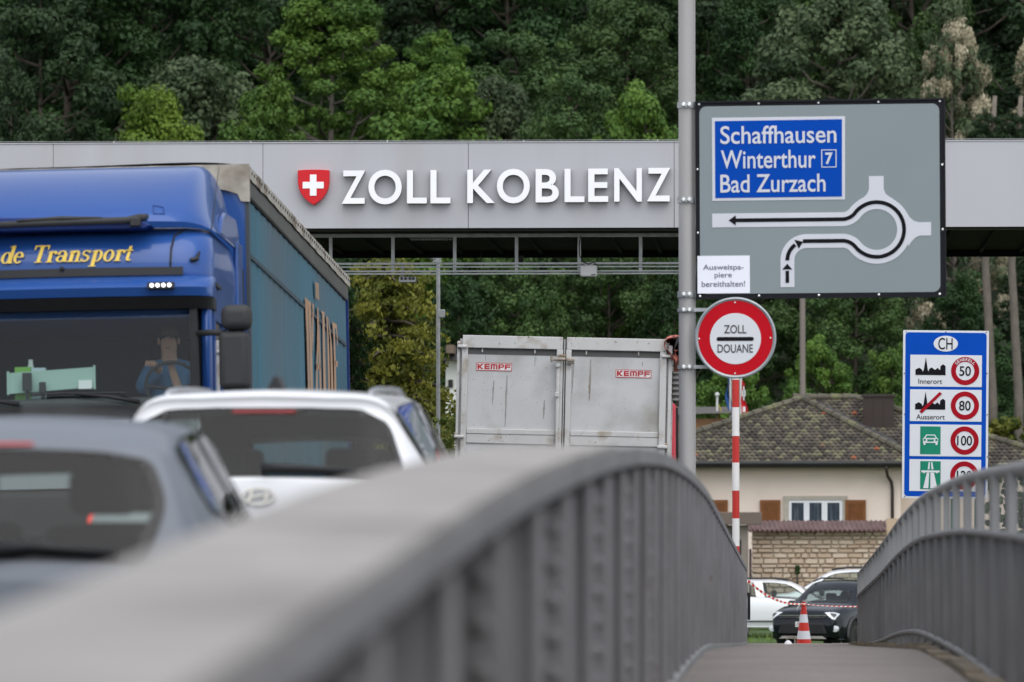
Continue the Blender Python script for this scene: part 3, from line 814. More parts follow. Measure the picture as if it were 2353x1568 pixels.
def interior(root, L, W, H, y0, y1, seatrows, zseat=.55):
    MB().box((-W*.36, y0, .30), (W*.36, y1, .38)).build('cabin_floor', m_int, root)
    MB().box((-W*.33, y1-.25, .60), (W*.33, y1+.1, .96)).build('dashboard', m_int, root, bevel=.05)
    for y in seatrows:
        for x in (-W*.19, W*.19):
            s_ = MB().cbox((x, y+.25, zseat-.08), (.46, .5, .14)).cbox((x, y, zseat+.28), (.46, .14, .6), ).build('seat', m_seat, root, bevel=.05)
            MB().cbox((x, y-.02, zseat+.70), (.26, .1, .17)).build('headrest', m_seat, s_, bevel=.04)

# station: yl yb yt  ws zs  wm zm  wb zb  ww zw  wr zr zc
def suv_stations(kw=1.0, kr=1.0):
    return [s_ if i < 4 else s_[:9]+(s_[9]*kw, s_[10], s_[11]*kr)+s_[12:] for i, s_ in enumerate(suv_base())]
def suv_base():
    return [
     (.10, .08, .06, .60, .30, .66, .36, .66, .42, .55, .46, .40, .47, .48),
     (.10, .04, .00, .80, .26, .84, .42, .80, .56, .70, .68, .45, .71, .72),
     (.16, .10, .035, .86, .26, .90, .50, .88, .74, .82, .90, .52, .98, 1.0),
     (.22, .15, .06, .87, .26, .915, .52, .90, .84, .85, 1.00, .60, 1.13, 1.165),
     (.28, .21, .10, .88, .26, .92, .54, .91, .92, .865, 1.08, .66, 1.19, 1.205),
     (.55, .48, .28, .88, .26, .925, .56, .915, 1.00, .80, 1.34, .66, 1.50, 1.53),
     (.60, .52, .30, .88, .26, .925, .56, .915, 1.02, .78, 1.40, .655, 1.575, 1.61),
     (.80, .75, .55, .88, .26, .925, .56, .915, 1.02, .76, 1.45, .65, 1.59, 1.635),
     (1.6, 1.6, 1.55, .88, .25, .925, .55, .91, .98, .74, 1.48, .645, 1.61, 1.655),
     (2.3, 2.3, 2.2, .88, .25, .925, .55, .905, .94, .73, 1.46, .64, 1.60, 1.64),
     (2.75, 2.75, 2.62, .88, .25, .925, .55, .90, .92, .745, 1.36, .65, 1.50, 1.55),
     (3.25, 3.25, 3.40, .88, .25, .92, .55, .89, .90, .80, .99, .72, 1.03, 1.07),
     (3.8, 3.8, 3.85, .88, .25, .91, .55, .87, .80, .80, .91, .70, .96, .99),
     (4.15, 4.2, 4.25, .82, .26, .84, .52, .80, .70, .72, .78, .60, .83, .86),
     (4.25, 4.3, 4.38, .70, .28, .72, .45, .70, .55, .60, .62, .50, .66, .68),
     (4.25, 4.3, 4.36, .55, .30, .58, .38, .56, .42, .5, .44, .4, .46, .47)]
def make_car(root, sts, wins, paint, roofmat=None, glassmat=None):
    """wins: list of (name, polygon in (t, q), frit fraction, glass)"""
    sf = Surf(sts)
    polys = [densify(roundpoly(p, .22)) for _, p, _, _ in wins]
    holes = []
    for (nm, p, fr, g_), pl in zip(wins, polys):
        c = Vector((sum(q[0] for q in pl)/len(pl), sum(q[1] for q in pl)/len(pl)))
        holes.append([tuple(c+(Vector(q)-c)*((1+fr)/2)) for q in pl])
    body_mesh(sf, holes).build('body', paint, root, smooth='all')
    body_mesh(sf, holes, 70, 64, -.022).build('inner_lining', m_int, root, smooth='all')
    for (nm, p, fr, g_), pl in zip(wins, polys):
        wo_ = patch(sf, pl, fr-.01, .006, ring_only=True).build(nm, m_frit, root, smooth='all')
        patch(sf, pl, fr, .004).build('pane', g_, wo_, smooth='all')
    return sf
def mirror(p): return [(t, -q) for t, q in reversed(p)]

# ---------------------------------------------------------------- white SUV, seen from behind
YV = 29.0
m_wpaint = mat('white_car_paint', (.72, .725, .74), .28, 0, .02, 2, coat=.6)
v = P(592, 1200, YV)
suv = empty('white_suv', (v.x, YV, rz(YV)+.012), 'white sport utility car seen from behind with wide dark rear window', 'car', rot=(R(.3), 0, R(-1.8)))
rearw = [(3.85, -.27), (3.75, -.18), (3.75, .18), (3.85, .27), (4.35, .335), (4.86, .29), (5.06, .19), (5.06, -.19), (4.86, -.29), (4.35, -.335)]
sidew = [(6.0, .44), (6.3, .335), (8, .30), (9.9, .31), (10.5, .40), (10.4, .455), (8, .46)]
ws = [(10.3, -.17), (10.95, -.20), (10.95, .20), (10.3, .17)]
sf = make_car(suv, suv_stations(.94, .90), [('rear_window', rearw, .93, m_gll), ('side_window', sidew, .94, m_gl), ('side_window', mirror(sidew), .94, m_gl), ('windscreen', ws, .95, m_glc)], m_wpaint); suv.scale = (1.0, 1, 1)
interior(suv, 4.4, 1.85, 1.65, .5, 3.3, (1.15, 2.1))
for sx_ in (-1, 1):
    b = MB(); pts = [sf.at(t, .222*sx_)+Vector((0, 0, dzr)) for t, dzr in ((6.75, .0), (7.0, .02), (7.4, .027), (8, .027), (8.7, .027), (9.1, .02), (9.3, 0))]
    b.tube(pts, [.01, .015, .016, .016, .016, .014, .01], 10).build('roof_rail', mat('roof_rail_silver', (.42, .42, .44), .3, .6), suv, 'all')
    b = MB(); g_ = [sf.at(t, q*sx_)+sf.normal(t, q*sx_)*.008 for t, q in ((3.0, .42), (3.4, .40), (3.5, .5), (3.1, .56), (2.7, .56), (2.6, .5))]
    patch(sf, densify([(2.6, .40*sx_), (3.25, .37*sx_), (3.4, .52*sx_), (2.7, .58*sx_)]), 1.0, .008).build('tail_lamp', m_taillit if sx_ < 0 else m_tail, suv, 'all')
    wheel(suv, sx_*.80, .95, .345, .22, m_rim, sx_); wheel(suv, sx_*.80, 3.55, .345, .22, m_rim, sx_)
    MB().cbox((sx_*1.02, 2.72, 1.06), (.2, .12, .16)).build('door_mirror', m_wpaint, suv, bevel=.04)
MB().prism([(-.05, 0), (.05, 0), (.016, .085), (-.004, .09)], .72, .92).build('antenna_fin', m_black, suv, bevel=.008).location.z = 1.622
# high brake lamp and wiper
patch(sf, densify([(4.90, -.075), (4.98, -.075), (4.98, .075), (4.90, .075)]), 1.0, .010).build('high_brake_lamp', mat('brake_lamp_dim', (.16, .003, .004), .2), suv, 'all')
def on(sf_, t, q, o): return sf_.at(t, q)+sf_.normal(t, q)*o
wp = [on(sf, 3.98, .01, .03), on(sf, 4.02, .06, .035), on(sf, 3.99, .14, .035), on(sf, 3.94, .21, .03)]
wi = MB().tube(wp, [.032, .024, .018, .008], 8).build('rear_wiper', m_black, suv, 'all')
MB().tube([on(sf, 3.90, .02, .022), on(sf, 3.90, .12, .022), on(sf, 3.92, .24, .022)], .011, 6).build('blade', m_black, wi)
# oval badge with a slanted letter form
ec = sf.at(2.40, 0); en = sf.normal(2.40, 0)
bd = MB()
L, Q = ring(0, 0, 1, .86, 40)
bd.strip([(x*.085, z*.046+ec.z) for x, z in L], [(x*.1*.84, z*.055*.82*.9+ec.z) for x, z in Q], ec.y-.022, ec.y-.008)
for x in (-1, 1): bd.prism([(x*.042-.008-.008, ec.z-.034), (x*.042+.010-.008, ec.z-.034), (x*.042+.010+.010, ec.z+.034), (x*.042-.008+.010, ec.z+.034)], ec.y-.022, ec.y-.008)
bd.prism([(-.036, ec.z-.012), (.034, ec.z+.002), (.036, ec.z+.014), (-.034, ec.z)], ec.y-.022, ec.y-.008)
bd.build('emblem', m_chrome, suv)
MB().box((-.26, -.02, .80), (.26, .01, .91)).build('number_plate', m_white, suv, bevel=.004)

# ---------------------------------------------------------------- grey hatchback in front
YG_ = 19.6
m_gpaint = mat('grey_car_paint', (.135, .15, .175), .5, .0, .04, 2, coat=.12)
gsts = [
     (.12, .10, .08, .58, .26, .64, .32, .64, .38, .52, .42, .40, .43, .44),
     (.12, .06, .00, .76, .24, .80, .38, .76, .50, .66, .60, .45, .64, .65),
     (.16, .10, .005, .80, .24, .85, .45, .83, .64, .78, .76, .52, .82, .84),
     (.24, .18, .03, .82, .24, .86, .46, .85, .72, .80, .86, .60, .905, .925),
     (.45, .42, .18, .83, .24, .87, .48, .86, .82, .75, 1.08, .62, 1.16, 1.18),
     (.62, .58, .29, .83, .24, .87, .48, .865, .88, .70, 1.22, .58, 1.315, 1.34),
     (.72, .66, .38, .83, .24, .87, .48, .865, .90, .69, 1.26, .57, 1.35, 1.378),
     (.95, .90, .80, .83, .24, .87, .48, .865, .92, .68, 1.29, .57, 1.405, 1.44),
     (1.6, 1.6, 1.6, .83, .23, .87, .48, .86, .90, .66, 1.31, .56, 1.42, 1.46),
     (2.25, 2.25, 2.15, .83, .23, .87, .48, .855, .88, .66, 1.29, .56, 1.40, 1.44),
     (2.65, 2.65, 2.5, .83, .23, .87, .48, .85, .86, .68, 1.20, .58, 1.32, 1.36),
     (3.1, 3.1, 3.35, .83, .23, .87, .48, .84, .84, .76, .90, .70, .94, .97),
     (3.6, 3.6, 3.7, .83, .23, .86, .48, .82, .74, .76, .82, .68, .86, .89),
     (3.95, 3.98, 4.05, .78, .24, .80, .45, .77, .62, .7, .70, .6, .74, .77),
     (4.05, 4.1, 4.18, .66, .26, .68, .40, .66, .50, .58, .56, .5, .6, .62),
     (4.05, 4.1, 4.16, .5, .28, .54, .34, .52, .38, .46, .4, .4, .42, .43)]
v = P(-48, 1200, YG_)
gcar = empty('grey_hatchback', (v.x, YG_, rz(YG_)), 'blurred grey hatchback at the left edge seen from behind', 'car', rot=(R(.6), 0, R(.4)))
grw = [(3.15, -.24), (3.12, -.12), (3.12, .12), (3.15, .24), (3.9, .275), (4.75, .255), (4.93, .16), (4.95, 0), (4.93, -.16), (4.75, -.255), (3.9, -.275)]
gsw = [(6.1, .435), (6.5, .335), (8, .30), (9.8, .31), (10.5, .40), (10.4, .455), (8, .465)]
gsf = make_car(gcar, gsts, [('rear_window', grw, .92, m_gl), ('side_window', gsw, .94, m_glc), ('side_window', mirror(gsw), .94, m_glc), ('windscreen', [(10.25, -.17), (10.95, -.2), (10.95, .2), (10.25, .17)], .95, m_glc)], m_gpaint); gcar.scale = (.96, 1, 1.005)
interior(gcar, 4.2, 1.74, 1.46, .5, 3.1, (1.05, 2.0), .48)
for sx_ in (-1, 1):
    patch(gsf, densify([(2.5, .38*sx_), (3.2, .36*sx_), (3.3, .5*sx_), (2.6, .55*sx_)]), 1.0, .008).build('tail_lamp', m_tail, gcar, 'all')
    wheel(gcar, sx_*.76, .85, .315, .2, m_rim, sx_); wheel(gcar, sx_*.76, 3.4, .315, .2, m_rim, sx_)
    MB().cbox((sx_*.96, 2.6, .96), (.18, .1, .14)).build('door_mirror', m_gpaint, gcar, bevel=.03)
    # pillar between front and rear door
    patch(gsf, [(7.9, .30*sx_), (8.12, .30*sx_), (8.2, .46*sx_), (7.98, .46*sx_)], 1.0, .009, 3).build('door_pillar', m_frit, gcar, 'all')
    patch(sf, [(7.9, .30*sx_), (8.12, .30*sx_), (8.2, .46*sx_), (7.98, .46*sx_)], 1.0, .009, 3).build('door_pillar', m_frit, suv, 'all')
patch(gsf, densify([(5.03, -.075), (5.2, -.075), (5.2, .075), (5.03, .075)]), 1.0, .008).build('high_brake_lamp', m_tail, gcar, 'all')
MB().tube([on(gsf, 3.2, -.01, .03), on(gsf, 3.28, .08, .03), on(gsf, 3.22, .2, .025)], [.03, .02, .012], 8).build('rear_wiper', m_black, gcar, 'all')
MB().box((-.26, -.03, .56), (.26, .0, .67)).build('number_plate', m_white, gcar, bevel=.004)

# ---------------------------------------------------------------- parked cars by the garden wall
m_bpaint = mat('black_car_paint', (.007, .010, .014), .16, .1, .06, 2, coat=.15)
def front_suv():
    # same kind of body, nose redrawn
    st = suv_stations()
    st = st[:11]+[
     (3.30, 3.30, 3.42, .88, .25, .92, .58, .90, .96, .80, 1.06, .72, 1.10, 1.13),
     (3.8, 3.8, 3.9, .88, .25, .92, .58, .89, .90, .82, .99, .72, 1.04, 1.075),
     (4.12, 4.2, 4.34, .87, .26, .90, .56, .86, .80, .80, .90, .66, .955, .985),
     (4.22, 4.36, 4.50, .84, .26, .86, .54, .82, .76, .76, .83, .62, .87, .895),
     (4.28, 4.42, 4.56, .82, .26, .84, .46, .80, .60, .74, .68, .58, .70, .72),
     (4.30, 4.42, 4.56, .80, .27, .82, .38, .79, .46, .72, .50, .56, .52, .53),
     (4.28, 4.38, 4.50, .72, .27, .72, .30, .70, .33, .66, .34, .5, .345, .35)]
    return st
YR_ = 137.0
fv = P(1853, 1478, YR_)
rav = empty('black_suv', (fv.x, YR_, gh(fv.x, YR_)+.05), 'black sport utility car parked behind the traffic cone, facing the bridge', 'car', rot=(0, 0, R(180-0)))
# turned so that its own left side shows: nose towards the lens and to the photo's left
SWX = [('windscreen', [(10.28, -.18), (10.97, -.215), (10.97, .215), (10.28, .18)], .95, m_glc), ('side_window', sidew, .94, m_gl), ('side_window', mirror(sidew), .94, m_gl), ('rear_window', rearw, .93, m_gl)]
rsf = make_car(rav, front_suv(), SWX, m_bpaint)
interior(rav, 4.5, 1.85, 1.65, .5, 3.2, (1.15, 2.1))
rav.rotation_euler = (0, 0, R(180-24))
off = Matrix.Rotation(R(180-24), 4, 'Z') @ Vector((0, 4.5, 0)); rav.location = Vector((fv.x, YR_, gh(fv.x, YR_)+.03))-off
m_hl = mat('headlamp_clear', (.75, .77, .8), .15, .2, .05, coat=.5); m_hld = mat('headlamp_dark', (.06, .06, .065), .2, .3)
for sx_ in (-1, 1):
    pl = densify(roundpoly([(13.75, .20*sx_), (13.35, .30*sx_), (13.0, .41*sx_), (13.7, .445*sx_), (14.45, .43*sx_), (14.55, .36*sx_), (14.2, .26*sx_)], .15))
    h_ = patch(rsf, pl, 1.0, .010).build('headlamp', m_hl, rav, 'all')
    patch(rsf, pl, .55, .016).build('lamp_lens', m_hld, h_, 'all')
    p_ = on(rsf, 15.6, .46*sx_, .01)
    MB().lathe([(.075, -.03), (.075, .03), (.05, .035)], 16, tuple(p_), 'y').build('fog_lamp', m_hl, rav, True)
    b = MB().tube([(sx_*.62, .62, 1.60), (sx_*.63, .8, 1.67), (sx_*.63, 2.0, 1.69), (sx_*.61, 2.5, 1.62)], .02, 8).build('roof_rail', m_black, rav, 'all')
    wheel(rav, sx_*.82, .95, .36, .23, m_rimd, sx_); wheel(rav, sx_*.82, 3.62, .36, .23, m_rimd, sx_)
    MB().cbox((sx_*1.03, 2.78, 1.08), (.22, .14, .17)).build('door_mirror', m_black, rav, bevel=.05)
    # wheel arch trims
    for yw in (.95, 3.62):
        arc_ = [(sx_*.925, yw+.43*math.cos(R(a)), .36+.43*math.sin(R(a))) for a in range(-10, 191, 12)]
        MB().tube(arc_, .035, 6).build('arch_trim', m_dark, rav, 'all')
MB().prism([(-.62, .42), (.62, .42), (.52, .66), (-.52, .66)], 4.52, 4.59).build('lower_grille', m_black, rav, bevel=.02)
b = MB()
for i in range(5): b.box((-.55, 4.585, .44+i*.045), (.55, 4.60, .455+i*.045))
b.build('grille_slats', mat('grille_grey', (.03, .03, .032), .4), rav)
MB().box((-.58, 4.50, .775), (.58, 4.575, .81)).build('upper_grille', m_dark, rav, bevel=.01)
MB().box((-.60, 4.515, .835), (.60, 4.565, .85)).build('chrome_strip', m_chrome, rav)
em = MB(); L, Q = ring(0, 0, 1, .8, 28)
em.strip([(x*.075, .80+z*.052) for x, z in L], [(x*.06+0, .80+z*.040) for x, z in [(a/.8*.8, c_/.8*.8) for a, c_ in Q]], 4.58, 4.595)
em.strip([(x*.026, .80+z*.046) for x, z in L], [(x*.014, .80+z*.036) for x, z in L], 4.58, 4.597)
em.build('emblem', m_chrome, rav)
MB().prism([(-.60, .30), (.60, .30), (.50, .365), (-.50, .365)], 4.53, 4.575).build('skid_plate', mat('skid_silver', (.35, .33, .3), .4, .3), rav, bevel=.01)
npl = MB().box((-.15, 4.60, .58), (.15, 4.612, .70)).build('number_plate', m_white, rav)
t_ = text_mb('ZH 640', -.13, .605, .13, .675, -4.614, -4.6125, .01); t_.v = [(-x, -y, z) for x, y, z in t_.v]; t_.build('lettering', m_ink, npl)

m_wpaint2 = mat('white_van_paint', (.76, .77, .78), .35, 0, .02, 2, coat=.4)
def side_car(name, label, px, Y, rot, paint, Lk=1.0, dz=0):
    v_ = P(px, 1400, Y)
    o = empty(name, (v_.x, Y, gh(v_.x, Y)+.03+dz), label, 'car', 'cars parked by the stone wall', rot=(0, 0, R(rot)))
    make_car(o, suv_stations(), [('rear_window', rearw, .93, m_gl), ('side_window', sidew, .94, m_glc), ('side_window', mirror(sidew), .94, m_glc), ('windscreen', ws, .95, m_glc)], paint)
    s2 = Surf(suv_stations())
    interior(o, 4.4, 1.85, 1.65, .5, 3.3, (1.15, 2.1))
    for sx_ in (-1, 1):
        for yw in (.95, 3.55): wheel(o, sx_*.80, yw, .345, .22, m_rim, sx_)
        for q0_, q1_ in ((6.75, 6.95), (8.05, 8.35)):
            patch(s2, [(q0_, .30*sx_), (q1_, .30*sx_), (q1_+.05, .46*sx_), (q0_+.05, .46*sx_)], 1.0, .010, 3).build('door_pillar', paint if q0_ > 8 else m_frit, o, 'all')
        MB().tube([(sx_*.63, .7, 1.62), (sx_*.64, .9, 1.69), (sx_*.64, 2.1, 1.70), (sx_*.62, 2.5, 1.63)], .02, 8).build('roof_rail', m_black, o, 'all')
        MB().box((sx_*.915-.02, .6, .42), (sx_*.915+.02, 3.6, .46)).build('sill_trim', m_dark, o)
        MB().cbox((sx_*1.0, 2.75, 1.04), (.2, .12, .15)).build('door_mirror', m_dark, o, bevel=.03)
        patch(s2, densify([(2.6, .40*sx_), (3.25, .37*sx_), (3.4, .52*sx_), (2.7, .58*sx_)]), 1.0, .008).build('tail_lamp', m_tail, o, 'all')
    return o
sw1 = side_car('white_estate_car', 'white estate car parked side-on left of the black car, with black roof rails', 1596, 149.0, -90-3, m_wpaint2)
sw2 = side_car('white_van', 'white car furthest back against the stone wall, only its arched roof showing', 1745, 158.5, 90+4-180+180, m_wpaint2)
sw2.location = (P(2150, 1400, 158.5).x, 158.5, gh(2, 158.5)-.0); sw2.rotation_euler = (0, 0, R(90)); sw2.scale = (1.0, 1.15, 1.0); sw1.scale = (1, 1, .88); sw2.location.z -= .05; sw2.scale.z = 1.05; rav.scale = (1.04, 1.04, 1.03)
# ------------------------------------------------------------------ blue articulated lorry facing the lens
Y1, Y2 = 52.5, 66.1
pf, pr = P(567, 381, Y1), P(797, 636, Y2)
fwd = (pr-pf).normalized()                      # along the trailer, away from the lens
right = fwd.cross(Vector((0, 0, 1))).normalized(); upv = right.cross(fwd).normalized()
_ro = Matrix.Rotation(R(-1.2), 3, fwd); right = _ro @ right; upv = _ro @ upv
TR = Matrix((right, fwd, upv)).transposed().to_4x4()
TL = (pr-pf).length; TW, TH = 2.55, 4.0
org = pf-upv*TH-right*(TW/2)                    # ground point under the front of the trailer
TR.translation = org
lorry = empty('articulated_lorry', (0, 0, 0), 'blue articulated lorry facing the camera with teal curtain-sided trailer', 'lorry')
lorry.matrix_world = TR; lorry.rotation_mode = 'XYZ'
lorry.location, lorry.rotation_euler, _ = TR.decompose()[0], TR.decompose()[1].to_euler(), 0
TI = TR.inverted()
def T(px, py, Y): return TI @ P(px, py, Y)      # photo position -> lorry coordinates
YCAB = Y1-2.9
def tx(px, y=-3.5): return T(px, 600, Y1+y).x
def tz(py, px=250, y=-3.5): return T(px, py, Y1+y).z
m_blue = mat('lorry_blue', (.017, .070, .265), .33, .0, .06, .8, coat=.35)
m_blued = mat('lorry_blue_dark', (.008, .03, .16), .4, 0, .08)
m_curt = mat('curtain_teal', (.036, .135, .195), .55, 0, .15, .35, .06, 5, c2=(.075, .10, .125), c2scale=.28, c2lo=.45, c2hi=.75, stretch=(1, 1, .25), c3=(.04, .20, .25), c3scale=.8, c3lo=.6, c3hi=.8)
m_tarp = mat('roof_tarp_dirty', (.42, .39, .34), .8, 0, .15, 2, .3, 12, c2=(.16, .12, .085), c2scale=1.6, c2lo=.5, c2hi=.68)
m_rail2 = mat('trailer_rail', (.085, .08, .075), .45, .4, .15, 2, c2=(.14, .13, .12), c2scale=1)
m_lgrey = mat('lorry_grey', (.034, .034, .036), .6, 0, .08, 3)
# trailer
tra = MB().box((-TW/2+.03, .05, 1.15), (TW/2-.03, TL-.05, TH-.12)).build('trailer', mat('trailer_inside', (.03, .05, .1), .6), lorry)
# curtain with slight vertical waves, both sides
for sx_ in (-1, 1):
    def cf(u, v_):
        y = .10+u*(TL-.2); z = 1.10+v_*(TH-.30-1.10)
        wv = .014*math.sin(y*9.5)+.008*math.sin(y*23+1)
        return Vector((sx_*(TW/2-.018+wv*(1-.6*v_)), y, z))
    MB().grid(cf, 400, 6).build('curtain', m_curt, tra, 'all')
    zt_ = TH-.34
    MB().box((sx_*TW/2-.03, .02, TH-.29), (sx_*TW/2+.012, TL, TH-.10)).build('side_rail', m_rail2, tra, bevel=.03)
# strap dirt line along the curtain
MB().box((TW/2-.004, .3, TH-.84), (TW/2+.003, TL-.3, TH-.80)).build('strap', mat('strap_grey', (.05, .07, .09), .7), tra)
# front wall, corner post
MB().box((-TW/2, -.03, 1.1), (TW/2, .045, TH-.20)).build('front_wall', m_blue, tra)
MB().box((TW/2-.02, -.035, 1.1), (TW/2+.014, .09, TH-.24)).build('corner_post', mat('post_dull', (.05, .06, .075), .5), tra)
MB().box((TW/2-.05, TL-.06, 1.1), (TW/2+.012, TL+.03, TH-.2)).build('corner_post', m_blued, tra)
# roof tarpaulin hanging over the front and the sides
def roof(u, v_):
    y = -.06+u*(TL+.1); a = v_*2-1
    x = a*(TW/2+.03); z = TH+.03-.05*abs(a)**6+.008*math.sin(y*5+a*3)+.02*math.sin(y*1.7)*(1-abs(a))
    return Vector((x, y, z))
MB().grid(roof, 160, 24).build('roof_tarp', m_tarp, tra, 'all')
def skirt(sx_):
    def f_(u, v_):
        y = -.06+u*(TL+.1); return Vector((sx_*(TW/2+.031+.002*math.sin(y*14)), y, TH-.01-v_*(.115+.004*math.sin(y*6)+.003*math.sin(y*2.3))))
    return f_
for sx_ in (-1, 1): MB().grid(skirt(sx_), 240, 2).build('tarp_edge', m_tarp, tra, 'all')
def fskirt(u, v_):
    x = (u*2-1)*(TW/2+.03); d = .26+.03*math.sin(x*11)+.06*(abs(u*2-1) > .93)
    return Vector((x, -.065-.012*math.sin(x*17+v_*3), TH+.01-v_*d))
MB().grid(fskirt, 90, 8).build('tarp_front', m_tarp, tra, 'all')
# eyelets
b = MB(); y = .15
while y < TL:
    b.cbox((TW/2+.036, y, TH-.06), (.008, .028, .03)); y += .28
b.build('eyelets', m_black, tra)
# big condensed lettering on the curtain
m_org = mat('curtain_orange', (.44, .27, .17), .6, 0, .1, 2)
o1 = lambda x, y: ((640+x/4.9)*.9412, (640+y/4.9)*.9412)
def curt(px, py):                                # photo position -> y, z on the curtain plane
    a = TI @ Vector((0, 0, 0)); d = (TI @ P(px, py, 60.0))-a
    t = (TW/2+.006-a.x)/d.x; q = a+d*t; return q.y, q.z
def cpoly(name, pts):
    qs = [curt(*o1(*p)) for p in pts]
    mb = MB(); n = len(qs)
    mb.v = [(TW/2+.007, y, z) for y, z in qs]+[(TW/2+.004, y, z) for y, z in qs]
    mb.f = [tuple(range(n)), tuple(range(2*n-1, n-1, -1))]+[(i, i+n, (i+1) % n+n, (i+1) % n) for i in range(n)]
    mb.build(name, m_org, tra)
BT = 1720
cpoly('lettering', [(512, 420), (545, 450), (560, 1000), (575, BT), (556, BT), (535, 900)])
cpoly('lettering', [(548, 455), (582, 480), (592, 900), (612, BT), (586, BT), (566, 850)])
cpoly('lettering', [(596, 492), (618, 505), (612, 900), (606, 1100), (598, 950), (606, 600)])
cpoly('lettering', [(636, 235), (650, 245), (658, 442), (645, 436)]); cpoly('lettering', [(656, 248), (674, 256), (682, 462), (666, 450)])
cpoly('lettering', [(658, 545), (670, 550), (690, 900), (716, BT), (696, BT), (676, 1000), (664, 1300), (660, BT), (646, BT), (656, 1100), (662, 800)])
cpoly('lettering', [(655, 1215), (697, 1225), (698, 1290), (654, 1278)])
cpoly('lettering', [(704, 585), (744, 600), (752, 1000), (768, BT), (738, BT), (728, 900), (722, 640)])
cpoly('lettering', [(766, 645), (780, 655), (800, 1000), (818, BT), (796, BT), (780, 900)])
cpoly('lettering', [(780, 655), (800, 700), (836, 1000), (858, BT), (832, BT), (814, 950), (794, 720)])
cpoly('lettering', [(836, 712), (892, 750), (896, 800), (905, 1000), (900, 1010), (884, 800), (866, 790), (882, 1200), (890, BT), (868, BT), (858, 950)])
cpoly('lettering', [(868, 1180), (905, 1190), (903, 1260), (872, 1250)])
for y in (9.6, 10.95, 12.3):
    for sx_ in (-1, 1):
        MB().lathe([(.3, -.18), (.5, -.17), (.52, -.1), (.52, .1), (.5, .17), (.3, .18)], 24, (sx_*1.05, y, .52), 'x').build('wheel', m_tyre, tra, True)

# ---- tractor unit.  local y: 0 = trailer front wall, negative towards the lens
CW = 1.25
yw = -3.35                                       # plane of the windscreen's foot
z_ = lambda py: tz(py)
zr0, zr1 = z_(518), z_(392)                      # lower lip and crown of the roof fairing
cab = MB()
# cab shell: side walls, back wall, sloped roof under the fairing
def lofts(secs, n_=None, close=True):
    b = MB(); m_ = len(secs[0])
    for s_ in secs: b.v += s_
    for i in range(len(secs)-1):
        for j in range(m_ if close else m_-1): b.f.append((i*m_+j, i*m_+(j+1) % m_, (i+1)*m_+(j+1) % m_, (i+1)*m_+j))
    b.f += [tuple(range(m_-1, -1, -1)), tuple(range((len(secs)-1)*m_, len(secs)*m_))]
    return b
def plan(wd, yf, yb, z, rf=.32, bow=.10, n=7):
    """outline of the cab seen from above: bowed front, rounded front corners"""
    pts = []
    for i in range(n+1):
        a = R(90*i/n); pts.append((wd-rf+rf*math.sin(a), yf+rf-rf*math.cos(a)+bow*0, z))
    pts += [(wd, yb, z), (-wd, yb, z)]
    for i in range(n+1):
        a = R(90-90*i/n); pts.append((-wd+rf-rf*math.sin(a), yf+rf-rf*math.cos(a), z))
    m_ = 9; front = []
    for i in range(1, m_): u = i/m_*2-1; front.append((u*(wd-rf), yf-bow*(1-u*u), z))
    return pts+front
zv0, zv1 = z_(705), z_(640)                      # sun visor
zwt, zwb = z_(706), z_(932)
zsk = z_(622)                                    # dark seam under the text panel
zsec = [plan(1.20, yw+.22, -.72, zwt-.08, .25, .06), plan(1.215, yw+.20, -.72, zwt+.05, .27, .06), plan(1.22, yw+.12, -.72, zsk-.06, .3, .07),
        plan(1.225, yw+.10, -.72, zsk, .32, .07), plan(1.22, yw+.14, -.72, z_(575), .34, .07), plan(1.20, yw+.24, -.72, z_(540), .34, .07), plan(1.16, yw+.46, -.72, z_(516), .34, .06), plan(1.05, yw+.8, -.74, z_(505), .3, .04)]
lofts(zsec).build('cab_head', m_blue, lorry, smooth=True)
# seam strip across the front
sm = [(p[0]*1.002, p[1]-.010, p[2]) for p in plan(1.225, yw+.10, -.72, zsk, .32, .07)]
fr_ = [p for p in sm if p[1] < yw+.30]; fr_.sort(key=lambda p: p[0]); fr_ = [p for p in fr_ if abs(p[0]) < 1.02]
MB().strip([(p[0], zsk-.035) for p in fr_], [(p[0], zsk+.035) for p in fr_], 0, .01).v
b = MB()
for p in fr_: b.v += [(p[0], p[1]-.006, zsk-.035), (p[0], p[1]-.006, zsk+.035), (p[0], p[1]+.03, zsk+.035), (p[0], p[1]+.03, zsk-.035)]
for i in range(len(fr_)-1):
    for q in range(4): b.f.append((4*i+q, 4*i+(q+1) % 4, 4*i+4+(q+1) % 4, 4*i+4+q))
b.f += [(0, 3, 2, 1), (4*len(fr_)-4, 4*len(fr_)-3, 4*len(fr_)-2, 4*len(fr_)-1)]
b.build('front_seam', m_lgrey, lorry)
xe = tx(385)
MB().tube([(xe, yw+.115-.0, zsk-.02), (xe+.005, yw+.10, z_(600)), (xe+.01, yw+.14, z_(568)), (xe+.03, yw+.24, z_(538)), (xe+.10, yw+.44, z_(518))], .009, 6).build('panel_joint', m_black, lorry)
# lower cab: door sides, below-screen panel
low = [plan(1.22, yw-.02, -.72, .9, .22, .06), plan(1.235, yw-.03, -.72, 1.3, .22, .06), plan(1.235, yw, -.72, zwb-.05, .22, .06)]
lofts(low).build('cab_base', mat('lorry_white_panel', (.55, .56, .60), .35, 0, .03, coat=.5), lorry, smooth=True)
# dark cowl under the screen
lofts([plan(1.225, yw-.03, yw+.5, zwb-.12, .2, .06), plan(1.22, yw+.02, yw+.5, zwb+.02, .2, .06)]).build('cowl', m_black, lorry, smooth=True)
